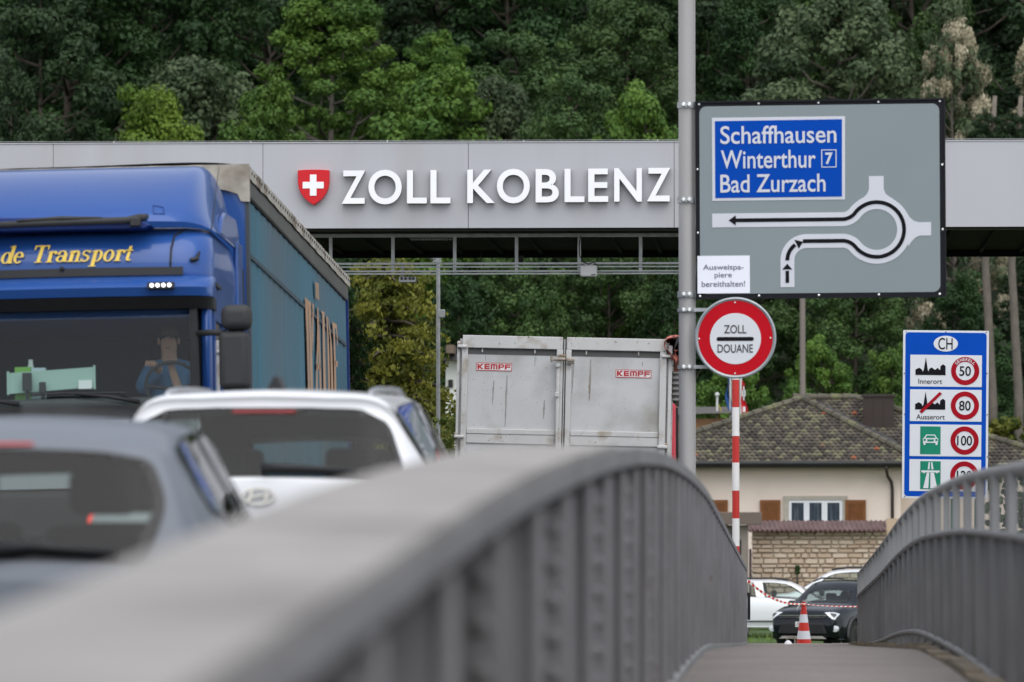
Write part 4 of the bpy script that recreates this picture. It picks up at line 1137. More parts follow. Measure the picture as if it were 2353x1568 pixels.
# back and side walls of the cabin (doors with window openings)
zdb = zwb-.05; zdt = zwt
for sx_ in (-1, 1):
    x0, x1 = (1.17, 1.232) if sx_ > 0 else (-1.232, -1.17)
    d = MB().box((x0, yw+1.15, zdb), (x1, -.72, zdt+.02)).box((x0, yw+.28, zdb), (x1, yw+.40, zdt+.02)).box((x0, yw+.4, zdt-.10), (x1, yw+1.15, zdt+.02)).box((x0, yw+.4, zdb), (x1, yw+1.15, zdb+.12))
    d.build('door', m_blue, lorry)
    MB().box((x0+.02, yw+.40, zdb+.12), (x1-.02, yw+1.15, zdt-.10)).build('side_window', m_glc, lorry)
    # screen pillar
    pz_ = MB(); xx = sx_*1.075
    pz_.prism([(xx-.045, zwb-.05), (xx+.045, zwb-.05), (xx+.025, zwt+.02), (xx-.04, zwt+.02)], yw+.02, yw+.30)
    pz_.build('screen_pillar', m_black, lorry)
    MB().box((min(sx_*1.122, sx_*1.215), yw+.12, zdb), (max(sx_*1.122, sx_*1.215), yw+.279, zdt+.02)).build('corner_panel', m_blue, lorry, bevel=.05, seg=4)
MB().box((-1.2, -.80, zdb-.3), (1.2, -.73, zdt)).build('cab_back', m_lgrey, lorry)
MB().box((-1.17, yw+.35, zdt-.03), (1.17, -.8, zdt-.005)).build('headlining', mat('headlining_grey', (.04, .04, .042), .9), lorry)
MB().box((-1.17, yw+.12, zdb+.0), (1.17, yw+.62, zdb+.13)).build('dashboard', m_dark, lorry, bevel=.04)
# windscreen: bowed glass leaning back
def wsf(u, v_):
    a = u*2-1; x = a*1.04; z = zwb+v_*(zwt-zwb+.06)
    return Vector((x, yw+.0-.05*(1-a*a)+v_*.13, z))
MB().grid(wsf, 24, 8).build('windscreen', glass('screen_glass', (.82, .90, .88), 0, 1.6), lorry, 'all', fix=False)
# sun visor
vis = lambda dy, dz: plan(1.24, yw-.02+dy, yw+.4, dz, .26, .07)
lofts([vis(.06, zwt+.075), vis(-.09, zwt+.085), vis(-.12, zwt+.16), vis(-.07, z_(652)), vis(.0, z_(642)), vis(.10, z_(634))]).build('sun_visor', m_blue, lorry, smooth=True)
lofts([vis(.10, zwt-.015), vis(-.0, zwt-.02), vis(-.085, zwt+.08)]).build('visor_underside', m_black, lorry, smooth=True)
# four small lamps
lx0, lx1 = tx(346), tx(396)
lm = MB().box((lx0-.02, yw-.245, z_(669)), (lx1+.02, yw-.12, z_(654))).build('lamp_cluster', m_lgrey, lorry, bevel=.004)
for i in range(4):
    x = tx(351.5+i*13.4)
    MB().lathe([(.017, 0), (.017, -.012), (.010, -.016)], 14, (x, yw-.2455, z_(661.5)), 'y').build('lamp', mat('led_lit', (1, 1, 1), .3, emit=1.3), lm)
# roof fairing: broad wedge rising to the trailer roof
def fsec(yy, zlo, ztop, wl, wt, rnd):
    pts = []
    n = 10
    for i in range(n+1):
        a = R(90*i/n); pts.append((wl-(wl-wt)*(i/n)**1.2-rnd*(1-math.cos(a))*.9, yy, zlo+(ztop-zlo)*math.sin(a)**.85))
    return pts+[(-x, y, z) for x, y, z in reversed(pts)]
def fair(u, v_):
    """u from the front lip back to the trailer, v across"""
    a = v_*2-1; s_ = abs(a)
    t = u
    yl = yw+.10+t*2.3+.55*s_**5*(1-t)
    lip = z_(505)+(.0)+.06*s_**4*0
    crown = tz(394, 250, yw+2.4)
    prof = math.sin(min(1, t*1.05)*math.pi/2)**.75
    zz_ = lip+(crown-lip)*prof
    edge = max(0, (s_-.76)/.24)
    zz_ -= edge**2.6*(zz_-z_(520)+.02)*.98
    x = a*1.235*(1-.045*t*(1-s_))
    return Vector((x, yl, zz_))
MB().grid(fair, 40, 60).build('roof_fairing', m_blue, lorry, 'all')
# its side cheeks down to the cab side and rear edge
for sx_ in (-1, 1):
    b = MB().prism([(yw+1.0, z_(518)), (-.5, z_(518)), (-.46, z_(478)), (-.8, z_(448)), (yw+1.55, z_(455)), (yw+1.2, z_(480))], 0, .04)
    b.v = [(sx_*(1.19+.045*(0 if v_[1] > .02 else 1)) if True else 0, v_[0], v_[2]) for v_ in b.v]
    b.build('fairing_cheek', m_blue, lorry, bevel=.015)
    # side deflector behind the cab
    MB().box((sx_*1.225-.02, -.78, .9), (sx_*1.225+.02, -.22, z_(500))).build('side_deflector', m_blue, lorry, bevel=.015)
    MB().box((sx_*1.247-.006, -.30, z_(690)), (sx_*1.247+.006, -.24, z_(560))).build('deflector_edge', m_lgrey, lorry)
    MB().box((sx_*1.247-.006, -.30, z_(790)), (sx_*1.247+.006, -.24, z_(700))).build('deflector_edge', m_lgrey, lorry)
# recess below the fairing with the roof bar
MB().prism([(tx(-130), z_(500)), (tx(-60), z_(490)), (tx(300), z_(497)), (tx(345), z_(516)), (tx(330), z_(524)), (tx(-130), z_(524))], yw+.02, yw+.35).build('fairing_recess', m_blued, lorry, bevel=.01)
ba = MB().tube([(tx(-150), yw-.02, z_(512)), (tx(120), yw-.08, z_(509)), (tx(290), yw-.04, z_(506)), (tx(318), yw+.0, z_(500)), (tx(330), yw+.2, z_(494))], [.03, .032, .032, .036, .03], 10).build('roof_bar', m_lgrey, lorry, 'all')
MB().tube([(tx(40), yw-.085, z_(503)), (tx(140), yw-.09, z_(499)), (tx(235), yw-.06, z_(500))], [.012, .02, .012], 8).build('bar_cap', m_lgrey, ba, 'all')
MB().box((tx(298), yw-.06, z_(520)), (tx(322), yw+.05, z_(500))).build('bar_foot', m_lgrey, ba, bevel=.01)
def proj(w_):
    d = CROT.transposed() @ Vector(w_); return 1176.5-F*d.x/d.z, 784+F*d.y/d.z
_fg = [(u/70, v_/140) for u in range(71) for v_ in range(70, 141)]
_fp = [proj(TR @ fair(*q)) for q in _fg]
def onfair(px, py):
    i = min(range(len(_fg)), key=lambda k_: (_fp[k_][0]-px)**2+(_fp[k_][1]-py)**2); return fair(*_fg[i])
cre = [onfair(*q)+Vector((0, -.004, .002)) for q in ((262, 463), (290, 461), (323, 459), (338, 447), (356, 428), (376, 408))]
hq = [onfair(*q)+Vector((0, -.006, .003)) for q in ((352, 475), (375, 476), (377, 491), (353, 491), (352, 475))]
MB().tube(hq, .0035, 6).build('fairing_hatch', m_blued, lorry)
# aerial
h = MB(); x0, x1, z0, z1 = tx(371), tx(400), z_(523-30-0), z_(505-30)
aer = [(tx(472), yw+.5, z_(520)), (tx(479), yw+.6, z_(445)), (tx(486), yw+.75, z_(368))]
MB().tube(aer, [.006, .004, .003], 5).build('aerial', m_black, lorry)
# mirrors
def mir(px0, py0, px1, py1, dy, bev):
    return MB().box((tx(px0), yw+dy, z_(py1)), (tx(px1), yw+dy+.22, z_(py0))).build('mirror', m_lgrey, lorry, bevel=bev, seg=5)
mi = mir(509, 710, 579, 769, -.32, .075); mir(503, 770, 572, 905, -.30, .06)
MB().tube([(tx(446), yw+.05, z_(769)), (tx(480), yw-.1, z_(770)), (tx(516), yw-.2, z_(773))], .028, 10).build('mirror_arm', m_lgrey, mi, 'all')
MB().tube([(tx(543), yw-.2, z_(775)), (tx(545), yw-.2, z_(760))], .03, 10).build('mirror_neck', m_lgrey, mi)
ml = MB().box((-tx(579)-.0-.0, yw-.3, z_(905)), (-tx(509), yw-.08, z_(770))); ml.build('mirror', m_lgrey, lorry, bevel=.06)
# horn bracket on the corner, side marker
MB().tube([(tx(432), yw+.14, z_(597)), (tx(446), yw+.16, z_(594)), (tx(452), yw+.17, z_(577))], [.02, .022, .01], 8).build('corner_bracket', m_black, lorry)
MB().box((1.2, yw+.3, z_(656)), (1.255, yw+.75, z_(648))).build('side_lamp_strip', m_lgrey, lorry)
# wipers
def wiper(xa, xb, zt_):
    w_ = MB().tube([(tx(xa), yw-.10, z_(926)), (tx((xa*2+xb)/3), yw-.13, z_(912)), (tx((xa+2*xb)/3), yw-.13, z_(905))], [.022, .016, .010], 8).build('wiper', m_black, lorry, 'all')
    MB().tube([(tx(xb-28), yw-.115, z_(905)), (tx(xb+40), yw-.125, z_(903)), (tx(xb+190), yw-.11, z_(905))], .009, 6).build('blade', m_black, w_)
wiper(316, 94, 905); wiper(40, -200, 905)
# bumper, lamps, wheels
MB().box((-1.24, yw-.12, .35), (1.24, yw+.3, .88)).build('bumper', m_lgrey, lorry, bevel=.06)
for sx_ in (-1, 1):
    MB().box((sx_*.95-.2, yw-.15, .5), (sx_*.95+.2, yw-.1, .74)).build('headlamp', m_hl, lorry, bevel=.03)
    for y in (yw+1.0, .9):
        MB().lathe([(.3, -.17), (.49, -.16), (.51, -.1), (.51, .1), (.49, .16), (.3, .17)], 24, (sx_*1.03, y, .51), 'x').build('wheel', m_tyre, lorry, True)
MB().box((-.45, yw+.4, .55), (.45, 2.2, .95)).build('chassis', m_dark, lorry)
# yellow slanted serif lettering
m_yel = mat('letter_yellow', (.80, .56, .10), .5, 0, .04)
# glyphs drawn by hand in a 0..1 high frame: thick stems, thin hairlines, slab serifs
def stem(x, z0, z1, w_): return [(x, z0), (x+w_, z0), (x+w_, z1), (x, z1)]
def bowl(cx_, cz_, rx, rz_, tx_, tz_, n=28):
    L = [(cx_+rx*math.cos(2*math.pi*i/n), cz_+rz_*math.sin(2*math.pi*i/n)) for i in range(n+1)]
    Q = [(cx_+(rx-tx_)*math.cos(2*math.pi*i/n), cz_+(rz_-tz_)*math.sin(2*math.pi*i/n)) for i in range(n+1)]
    return ('s', L, Q)
def arcs(cx_, cz_, rx, rz_, tx_, tz_, a0, a1, n=16):
    L, Q = [], []
    for i in range(n+1):
        a = R(a0+(a1-a0)*i/n); L.append((cx_+rx*math.cos(a), cz_+rz_*math.sin(a))); Q.append((cx_+(rx-tx_)*math.cos(a), cz_+(rz_-tz_)*math.sin(a)))
    return ('s', L, Q)
sw_ = .15
G = {
 'd': (.52, [bowl(.22, .24, .21, .25, .12, .04), ('p', stem(.33, 0, .78, sw_)), ('p', [(.24, .74), (.46, .80), (.46, .76), (.24, .70)]), ('p', [(.33, 0), (.54, 0), (.54, .035), (.33, .035)])]),
 'e': (.46, [arcs(.22, .24, .21, .25, .12, .045, 2, 318), ('p', [(.06, .25), (.42, .25), (.42, .29), (.06, .29)])]),
 'T': (.64, [('p', stem(.26, 0, .76, .15)), ('p', [(.03, .70), (.64, .70), (.64, .76), (.03, .76)]), ('p', [(.03, .56), (.07, .56), (.10, .70), (.03, .70)]), ('p', [(.60, .56), (.64, .56), (.64, .70), (.57, .70)]), ('p', [(.17, 0), (.50, 0), (.50, .035), (.17, .035)])]),
 'r': (.40, [('p', stem(.07, 0, .48, sw_)), ('p', [(0, .44), (.2, .50), (.2, .46), (0, .41)]), ('p', [(0, 0), (.29, 0), (.29, .035), (0, .035)]), arcs(.28, .36, .12, .13, .05, .06, 20, 175), ('p', circ(.35, .40, .062, 14))]),
 'a': (.50, [arcs(.22, .35, .19, .15, .10, .04, 0, 165), ('p', stem(.30, .03, .36, sw_)), bowl(.20, .14, .19, .145, .11, .04), ('p', [(.36, 0), (.50, .02), (.50, .06), (.38, .06)]), ('p', circ(.09, .37, .055, 12))]),
 'n': (.54, [('p', stem(.07, 0, .48, sw_)), ('p', [(0, .44), (.2, .50), (.2, .46), (0, .41)]), ('p', [(0, 0), (.25, 0), (.25, .035), (0, .035)]), arcs(.30, .33, .165, .165, .12, .05, 0, 160), ('p', stem(.345, 0, .34, .12)), ('p', [(.29, 0), (.54, 0), (.54, .035), (.29, .035)])]),
 's': (.40, [arcs(.18, .37, .155, .125, .08, .045, 30, 260), arcs(.19, .135, .17, .145, .09, .05, -150, 95), ('p', [(.06, .31), (.14, .25), (.30, .19), (.33, .24), (.22, .29), (.13, .33)]), ('p', [(.30, .36), (.34, .36), (.34, .49), (.30, .49)]), ('p', [(.02, .0), (.06, 0), (.06, .14), (.02, .14)])]),
 'p': (.52, [('p', stem(.09, -.22, .48, sw_)), ('p', [(0, .44), (.22, .50), (.22, .46), (0, .41)]), ('p', [(0, -.22), (.32, -.22), (.32, -.185), (0, -.185)]), bowl(.29, .24, .20, .25, .12, .04)]),
 'o': (.48, [bowl(.23, .24, .22, .255, .12, .04)]),
 't': (.34, [('p', stem(.09, .05, .64, .12)), ('p', [(0, .44), (.30, .44), (.30, .485), (0, .485)]), arcs(.21, .11, .12, .115, .06, .05, 180, 330), ('p', [(.09, .5), (.21, .5), (.21, .66), (.17, .66)])]),
}
word = 'de Transport'
adv = [(.30 if ch == ' ' else G[ch][0]) for ch in word]
tot_ = sum(adv); i_T = 3
# fit: 'T' starts at photo x 62, 't' ends at 300; baseline y 596, height of T 30..
xT, xE = tx(64), tx(297); sc_x = (xE-xT)/sum(adv[3:]); zb_ = z_(597); sc_z = (z_(556)-zb_)/.76
xcur = xT-sum(adv[:3])*sc_x
def front_y(x, z):
    u = x/(1.225-.32); yb = interp([zsk-.06, zsk, z_(575), z_(540)], [yw+.12, yw+.10, yw+.14, yw+.24], z)
    return yb-.07*max(0, 1-u*u)-.022
for ch, a_ in zip(word, adv):
    if ch != ' ':
        mb = MB()
        for it in G[ch][1]:
            if it[0] == 'p': mb.prism(it[1], 0, 1)
            else: mb.strip(it[1], it[2], 0, 1)
        vv = []
        for (gx_, d_, gz_) in mb.v:
            x = xcur+(gx_+gz_*.26)*sc_x; z = zb_+gz_*sc_z; vv.append((x, front_y(x, z)+(.006 if d_ > .5 else -.001), z))
        mb.v = vv; mb.build('lettering', m_yel, lorry)
    xcur += a_*sc_x
MB().lathe([(.02, 0), (.02, -.02), (.01, -.025)], 10, (tx(139), yw+.02, z_(613)), 'y').build('washer_jet', m_black, lorry)

# things on the dashboard, driver and wheel (placed in lorry coordinates)
def inl(name, pos, label, cat):
    o = empty(name, (0, 0, 0), label, cat); o.location = TR @ Vector(pos); o.rotation_euler = TR.decompose()[1].to_euler(); return o
m_mint = mat('mint_plastic', (.36, .50, .44), .5, 0, .03)
yd = yw+.22; zd = zdb+.131
dd = lambda px: T(px, 870, Y1+yd).x
dz_ = lambda py: T(120, py, Y1+yd).z
tray = inl('name_board', (dd(120), yd, zd), 'pale mint name board standing on the lorry dashboard', 'name board')
MB().prism([(dd(21)-dd(120), dz_(905)-zd), (dd(219)-dd(120), dz_(893)-zd), (dd(219)-dd(120), dz_(847)-zd), (dd(21)-dd(120), dz_(857)-zd)], 0, .02).build('board', m_mint, tray)
for px, p0_, p1_ in ((21, 853, 907), (219, 843, 898)): MB().box((dd(px)-dd(120)-.008, -.01, dz_(p1_)-zd), (dd(px)-dd(120)+.01, .03, dz_(p0_)-zd)).build('end_strip', m_mint, tray)
MB().box((dd(183)-dd(120), -.02, dz_(897)-zd), (dd(214)-dd(120), -.012, dz_(877)-zd)).build('card', m_white, tray)
for px, py0, py1, w_ in ((67, 858, 900, 11), (102, 880, 905, 8)):
    ph = inl('phone_holder', (dd(px), yd-.06, zd), 'taller dark phone holder in front of the mint name board' if px < 80 else 'shorter dark phone holder in front of the mint name board', 'phone holder')
    MB().box((-w_*US*.85, -.02, dz_(py1)-zd-.0), (w_*US*.85, .01, dz_(py0)-zd)).build('phone', m_lgrey, ph, bevel=.008)
    MB().box((-.015, -.0, 0), (.015, .03, max(.02, dz_(py1)-zd))).build('foot', m_black, ph)
gn = inl('green_box', (dd(52), yd+.10, zd), 'small green and white packet behind the mint name board', 'packet')
MB().box((-.07, 0, 0), (.07, .08, dz_(842)-zd)).build('carton', mat('packet_green', (.2, .45, .08), .5), gn)
MB().box((.075, 0, 0), (.2, .06, dz_(842)-zd-.01)).build('carton', mat('packet_white', (.5, .6, .65), .5), gn)
bt = inl('white_bottle', (dd(66), yd+.24, zd), 'white bottle standing behind the green packet on the dashboard', 'bottle')
MB().lathe([(.035, 0), (.035, dz_(845)-zd), (.022, dz_(833)-zd), (.02, dz_(823)-zd)], 14).build('bottle_body', mat('bottle_white', (.7, .75, .72), .4), bt, True)
stw = MB(); sc_ = Vector((tx(375), yw+.50, z_(880)))
sp = [sc_+Vector((.23*math.cos(R(a)), -.12*math.sin(R(a))*.4, .20*math.sin(R(a)))) for a in range(0, 361, 15)]
stw.tube(sp, .016, 8).tube([sc_+Vector((-.22, 0, 0)), sc_+Vector((0, .06, -.03)), sc_+Vector((.22, 0, 0))], .018, 8).tube([sc_+Vector((0, .06, -.03)), sc_+Vector((0, -.2, -.25))], .04, 8)
stw.build('steering_wheel', m_dark, lorry, 'all')
# driver
dr = inl('person', (0, 0, 0), 'driver in a blue shirt behind the lorry windscreen, hand on the wheel', 'person')
m_skin = mat('skin', (.55, .32, .24), .55, 0, .06, 8); m_shirt = mat('shirt_blue', (.10, .22, .40), .8, 0, .1, 6); m_hair = mat('hair_brown', (.12, .08, .055), .7, 0, .2, 20)
def skin(name, verts, edges, rad, m, parent, root=0, lv=2):
    me = bpy.data.meshes.new(name); me.from_pydata([tuple(q) for q in verts], edges, []); o = bpy.data.objects.new(name, me); col.objects.link(o)
    s_ = o.modifiers.new('skin', 'SKIN'); s_.use_smooth_shade = True
    for i, r_ in enumerate(rad): me.skin_vertices[0].data[i].radius = (r_, r_) if not isinstance(r_, tuple) else r_
    me.skin_vertices[0].data[root].use_root = True
    ss = o.modifiers.new('sub', 'SUBSURF'); ss.levels = lv; ss.render_levels = lv
    me.materials.append(m); o.parent = parent; return o
hx, hz, hy = tx(357), z_(772), yw+.95
sk = [(hx, hy+.06, hz-.62), (hx, hy+.08, hz-.42), (hx, hy+.05, hz-.24), (hx, hy+.03, hz-.13), (hx, hy, hz-.05), (hx, hy-.01, hz+.06),
      (hx+.17, hy+.06, hz-.25), (hx+.25, hy-.04, hz-.45), (hx+.13, hy-.30, hz-.50), (hx+.05, hy-.40, z_(826)-.01),
      (hx-.17, hy+.06, hz-.25), (hx-.24, hy-.05, hz-.42), (tx(343), hy-.30, z_(838)), (tx(326), yw+.52, z_(828)),
      (hx+.10, hy-.30, hz-.72), (hx-.10, hy-.30, hz-.72)]
ed_ = [(0, 1), (1, 2), (2, 3), (3, 4), (4, 5), (2, 6), (6, 7), (7, 8), (8, 9), (2, 10), (10, 11), (11, 12), (12, 13), (0, 14), (0, 15)]
skin('body', sk, ed_, [.13, .12, .10, .055, .078, .085, .07, .055, .045, .032, .07, .055, .045, .032, .08, .08], m_skin, dr)
skin('shirt', sk[:4]+sk[6:9]+sk[10:13], [(0, 1), (1, 2), (2, 3), (2, 4), (4, 5), (5, 6), (2, 7), (7, 8), (8, 9)], [.185, .20, .185, .062, .095, .075, .062, .095, .075, .062], m_shirt, dr)
hd = MB()
def hairf(u, v_):
    a = u*2*math.pi; e = R(90-v_*85); return Vector((hx+.092*math.cos(e)*math.cos(a), hy+.025+.10*math.cos(e)*math.sin(a), hz+.055+.10*math.sin(e)))
hd.grid(hairf, 20, 8).build('hair', m_hair, dr, 'all')
b = MB().prism([(hx-.014, hz-.02), (hx+.014, hz-.02), (hx+.006, hz+.03), (hx-.006, hz+.03)], hy-.115, hy-.07).build('nose', m_skin, dr, bevel=.005)
for s_ in (-1, 1):
    MB().lathe([(.007, 0), (.006, -.005)], 10, (hx+s_*.033, hy-.083, hz+.035), 'y').build('eye', m_black, dr)
    MB().cbox((hx+s_*.088, hy+.01, hz+.01), (.02, .04, .06)).build('ear', m_skin, dr, bevel=.009)
MB().cbox((hx, hy-.086, hz-.052), (.045, .01, .009)).build('mouth', mat('lips', (.35, .13, .11), .6), dr)
for (bx, bz, by) in ((tx(326), z_(828), yw+.50), (hx+.05, z_(826), hy-.42)):
    for f_ in range(4):
        d_ = (f_-1.5)*.02; l_ = (.062, .07, .066, .054)[f_]
        skin('finger', [(bx+d_, by+.01, bz+.015), (bx+d_*1.1, by-.03, bz+.018), (bx+d_*1.15, by-.05, bz-.005), (bx+d_*1.15, by-.042, bz-.03)], [(0, 1), (1, 2), (2, 3)], [.011, .010, .009, .008], m_skin, dr, 0, 1)
    skin('thumb', [(bx+.03, by+.02, bz), (bx+.05, by-.005, bz-.012), (bx+.045, by-.03, bz-.02)], [(0, 1), (1, 2)], [.013, .011, .009], m_skin, dr, 0, 1)
MB().box((tx(330)-.1, hy+.17, zdb-.4), (tx(330)+.5, hy+.30, hz+.05)).build('driver_seat', m_seat, lorry, bevel=.06)
# interior light wall piece behind the driver window: folded white papers in the door pocket
pp = inl('door_papers', (1.12, yw+.75, zdb+.12), 'white papers standing by the lorry side window', 'papers')
MB().prism([(-.02, 0), (.015, 0), (-.01, .42), (-.03, .40)], -.02, -.012).prism([(.03, .0), (.055, 0), (.03, .5), (.008, .5)], .05, .06).build('sheets', mat('paper_cream', (.65, .62, .48), .7), pp)
# ------------------------------------------------------------------ grey tipping trailer, rear doors towards the lens
YT = 66.0; UT = S(YT); k6 = .24*UT
o6 = lambda x, y: (1016.5+x*.24, 753+y*.24)
m_tip = mat('tipper_paint', (.54, .54, .545), .5, .05, .07, 1.2, .05, 15, c2=(.34, .325, .30), c2scale=1.5, c2lo=.46, c2hi=.72, c3=(.10, .085, .07), c3scale=42, c3lo=.70, c3hi=.76)
m_tip2 = mat('tipper_frame', (.54, .53, .52), .5, .05, .06, 3, .05, 20, c2=(.30, .24, .18), c2scale=3.2, c2lo=.55, c2hi=.72, c3=(.07, .055, .045), c3scale=30, c3lo=.68, c3hi=.74)
m_tdk = mat('tipper_slot', (.10, .098, .095), .7, 0, .1, 3)
m_rust = mat('rusty_steel', (.24, .18, .13), .8, .1, .25, 14, .2, 40, c2=(.40, .37, .34), c2scale=9, c2lo=.45, c2hi=.6)
m_streak = mat('rust_streak', (.30, .285, .27), .7, 0, .15, 6, c2=(.24, .20, .165), c2scale=5, stretch=(1, 1, .15))
tp0 = P(*o6(1150, 1000), YT)
tip = empty('tipper_trailer', tp0, 'scuffed light grey tipper trailer with two rear doors, seen from behind', 'trailer', rot=(0, R(1.28), R(1.2)))
TB = Board(tip, 1150, 1000, k6)
def tbox(nm, x0, y0, x1, y1, l0, l1, m, parent=None, bev=.006):
    a, b_ = TB.p(x0, y1), TB.p(x1, y0)
    return MB().box((a[0], -l1, a[1]), (b_[0], -l0, b_[1])).build(nm, m, parent or tip, bevel=bev)
def rx(y): return (y-1000)*0
# body of the tipper
a, b_ = TB.p(150, 1500), TB.p(2155, 125)
MB().box((a[0], .02, a[1]), (b_[0], 8.0, b_[1])).build('tipper_body', m_tip, tip)
tbox('corner_post', 124, 150, 152, 1500, -.05, .02, m_tip2); tbox('corner_post', 2150, 150, 2186, 1500, -.05, .02, m_tip2)
for d, (xa, xb, sgn) in enumerate(((172, 1140, 1), (1170, 2132, -1))):
    dr_ = tbox('rear_door', xa, 116, xb, 1500, -.02, .012, m_tip, None, .004)
    x0, x1 = xa, xb
    yt = 110
    tbox('top_rail', x0+4, 92, x1-4, 212, .0125, .05, m_tip2, dr_)
    lw, rw = (55, 60) if d == 0 else (50, 62)
    tbox('frame_post', x0, 212.5, x0+lw, 1500, .0125, .055, m_tip2, dr_); tbox('frame_post', x1-rw, 212.5, x1, 1500, .0125, .055, m_tip2, dr_)
    tbox('slot', x0+lw+2, 214, x1-rw-2, 272, .0125, .016, m_tdk, dr_, 0)
    for fx in (.2, .72):
        q = TB.p(x0+(x1-x0)*fx, 236); MB().box((q[0]-.008, -.032, q[1]-.022), (q[0]+.008, -.0165, q[1]+.022)).build('stud', m_tip2, dr_, bevel=.003)
    tbox('cross_rail', x0+lw+2, 985, x1-rw-2, 1035, .0125, .034, m_tip2, dr_)
    tbox('lower_rail', x0+lw+2, 1036, x1-rw-2, 1125, .0125, .028, m_tip2, dr_)
    # dents and streaks as wear of their own shape
    rnd = random.Random(5+d)
    for (fx, ya, yb_, wd_) in ([(480, 520, 760, 16), (606, 470, 960, 20), (970, 700, 880, 22), (875, 280, 380, 9), (400, 280, 330, 8)] if d == 0 else [(1405, 300, 700, 24), (1240, 330, 640, 14), (1905, 310, 350, 10)]):
        n_ = 14; L, Q = [], []
        for i in range(n_+1):
            u = i/n_; w_ = wd_*(.3+.7*math.sin(math.pi*min(1, u*.9+.1)))*rnd.uniform(.6, 1.1)
            cxp = fx+rnd.uniform(-2, 2)-(6*u); L.append((cxp-w_/2, ya+(yb_-ya)*u)); Q.append((cxp+w_/2, ya+(yb_-ya)*u))
        TB.strip('rust_streak', L, Q, .0135, m_streak, dr_, .001)
    # scratches, chips
    b = MB()
    for i in range(46):
        px, py = rnd.uniform(x0+70, x1-70), rnd.choice([rnd.uniform(300, 980), rnd.uniform(480, 620), rnd.uniform(880, 1100)])
        an = rnd.uniform(-.6, .9); ln = rnd.uniform(3, 14); q = TB.p(px, py); wq = rnd.uniform(.5, 1.6)*k6
        c_, s_ = math.cos(an), math.sin(an); hl = ln*k6/2; lv = .0352 if py > 980 else .0136
        b.prism([(q[0]-c_*hl+s_*wq, q[1]-s_*hl-c_*wq), (q[0]+c_*hl+s_*wq*.3, q[1]+s_*hl-c_*wq*.3), (q[0]+c_*hl-s_*wq*.3, q[1]+s_*hl+c_*wq*.3), (q[0]-c_*hl-s_*wq, q[1]-s_*hl+c_*wq)], -lv, -lv+.001)
    b.build('scratches', mat('scratch_dark', (.09, .08, .075), .8), dr_)
    # badge: red block letters in a white frame
    bx, by = (310, 352) if d == 0 else (1647, 390)
    bg_ = TB.poly('badge', [(bx, by), (bx+342, by+4), (bx+342, by+78), (bx, by+74)], .0155, mat('badge_white', (.68, .66, .66), .5), dr_)
    mr = mat('badge_red', (.44, .025, .03), .5)
    for q in ((0, 0, 342, 5), (0, 71, 342, 77), (0, 5.2, 4, 70.8), (337, 5.2, 342, 70.8)):
        TB.poly('badge_border', [(bx+q[0], by+q[1]), (bx+q[2], by+q[1]), (bx+q[2], by+q[3]), (bx+q[0], by+q[3])], .0175, mr, bg_, .0018)
    def let(ox, polys):
        for pl in polys: TB.poly('lettering', [(bx+ox+x, by+12+y) for x, y in pl], .0175, mr, bg_, .0018)
    rc = lambda x0_, y0_, x1_, y1_: [(x0_, y0_), (x1_, y0_), (x1_, y1_), (x0_, y1_)]
    let(12, [rc(0, 0, 17, 50), [(17, 18), (36, 0), (58, 0), (30, 25), (58, 50), (36, 50), (17, 32)]])
    let(78, [rc(0, 0, 15, 50), rc(15.2, 0, 52, 12), rc(15.2, 19, 50, 31), rc(15.2, 38, 52, 50)])
    let(138, [rc(0, 8, 14, 50), [(0, 8), (8, 0), (58, 0), (66, 8), (66, 12), (0, 12)], rc(26, 12.2, 40, 50), rc(52, 12.2, 66, 50)])
    let(212, [rc(0, 0, 15, 50), rc(15.2, 0, 44, 11), [(44, 0), (54, 6), (54, 26), (44, 33), (40, 33), (40, 0)], rc(15.2, 22, 44, 33)])
    let(274, [rc(0, 0, 15, 50), rc(15.2, 0, 56, 12), rc(15.2, 20, 52, 32)])
tbox('locking_bar', 1079, 340, 1112, 1400, .056, .09, m_tip2, None, .012)
tbox('bar_guide', 1072, 340, 1116, 382, .0905, .105, m_tip2); tbox('bar_guide', 1068, 622, 1112, 668, .0905, .105, m_tip2)
tbox('door_seal', 1141, 118, 1169, 1400, .0, .03, m_tdk, None, 0)
tbox('seal_lip', 1150, 108, 1158, 1400, .0305, .045, m_tip2, None, .002)
lt = tbox('latch', 1024, 290, 1166, 322, .0905, .13, m_rust, None, .012)
tbox('latch_hook', 1020, 276, 1050, 335, .131, .15, m_rust, lt, .01); tbox('latch_plate', 1088, 258, 1168, 288, .06, .085, m_rust, lt, .008)
tbox('latch_arm', 1170, 294, 1254, 326, .0905, .12, m_rust, lt, .012); tbox('latch_foot', 1180, 327, 1250, 350, .06, .1, m_rust, lt, .008)
for (x0, y0, x1, y1) in ((128, 186, 224, 216), (112, 1050, 206, 1080), (2082, 240, 2176, 268), (2060, 1108, 2158, 1140)):
    h_ = tbox('hinge', x0, y0, x1, y1, .056, .085, m_tip2, None, .01)
    tbox('hinge_pin', x0 if x0 < 1000 else x1-34, y0-24, x0+34 if x0 < 1000 else x1, y1+10, .0, .05, m_rust, h_, .012)
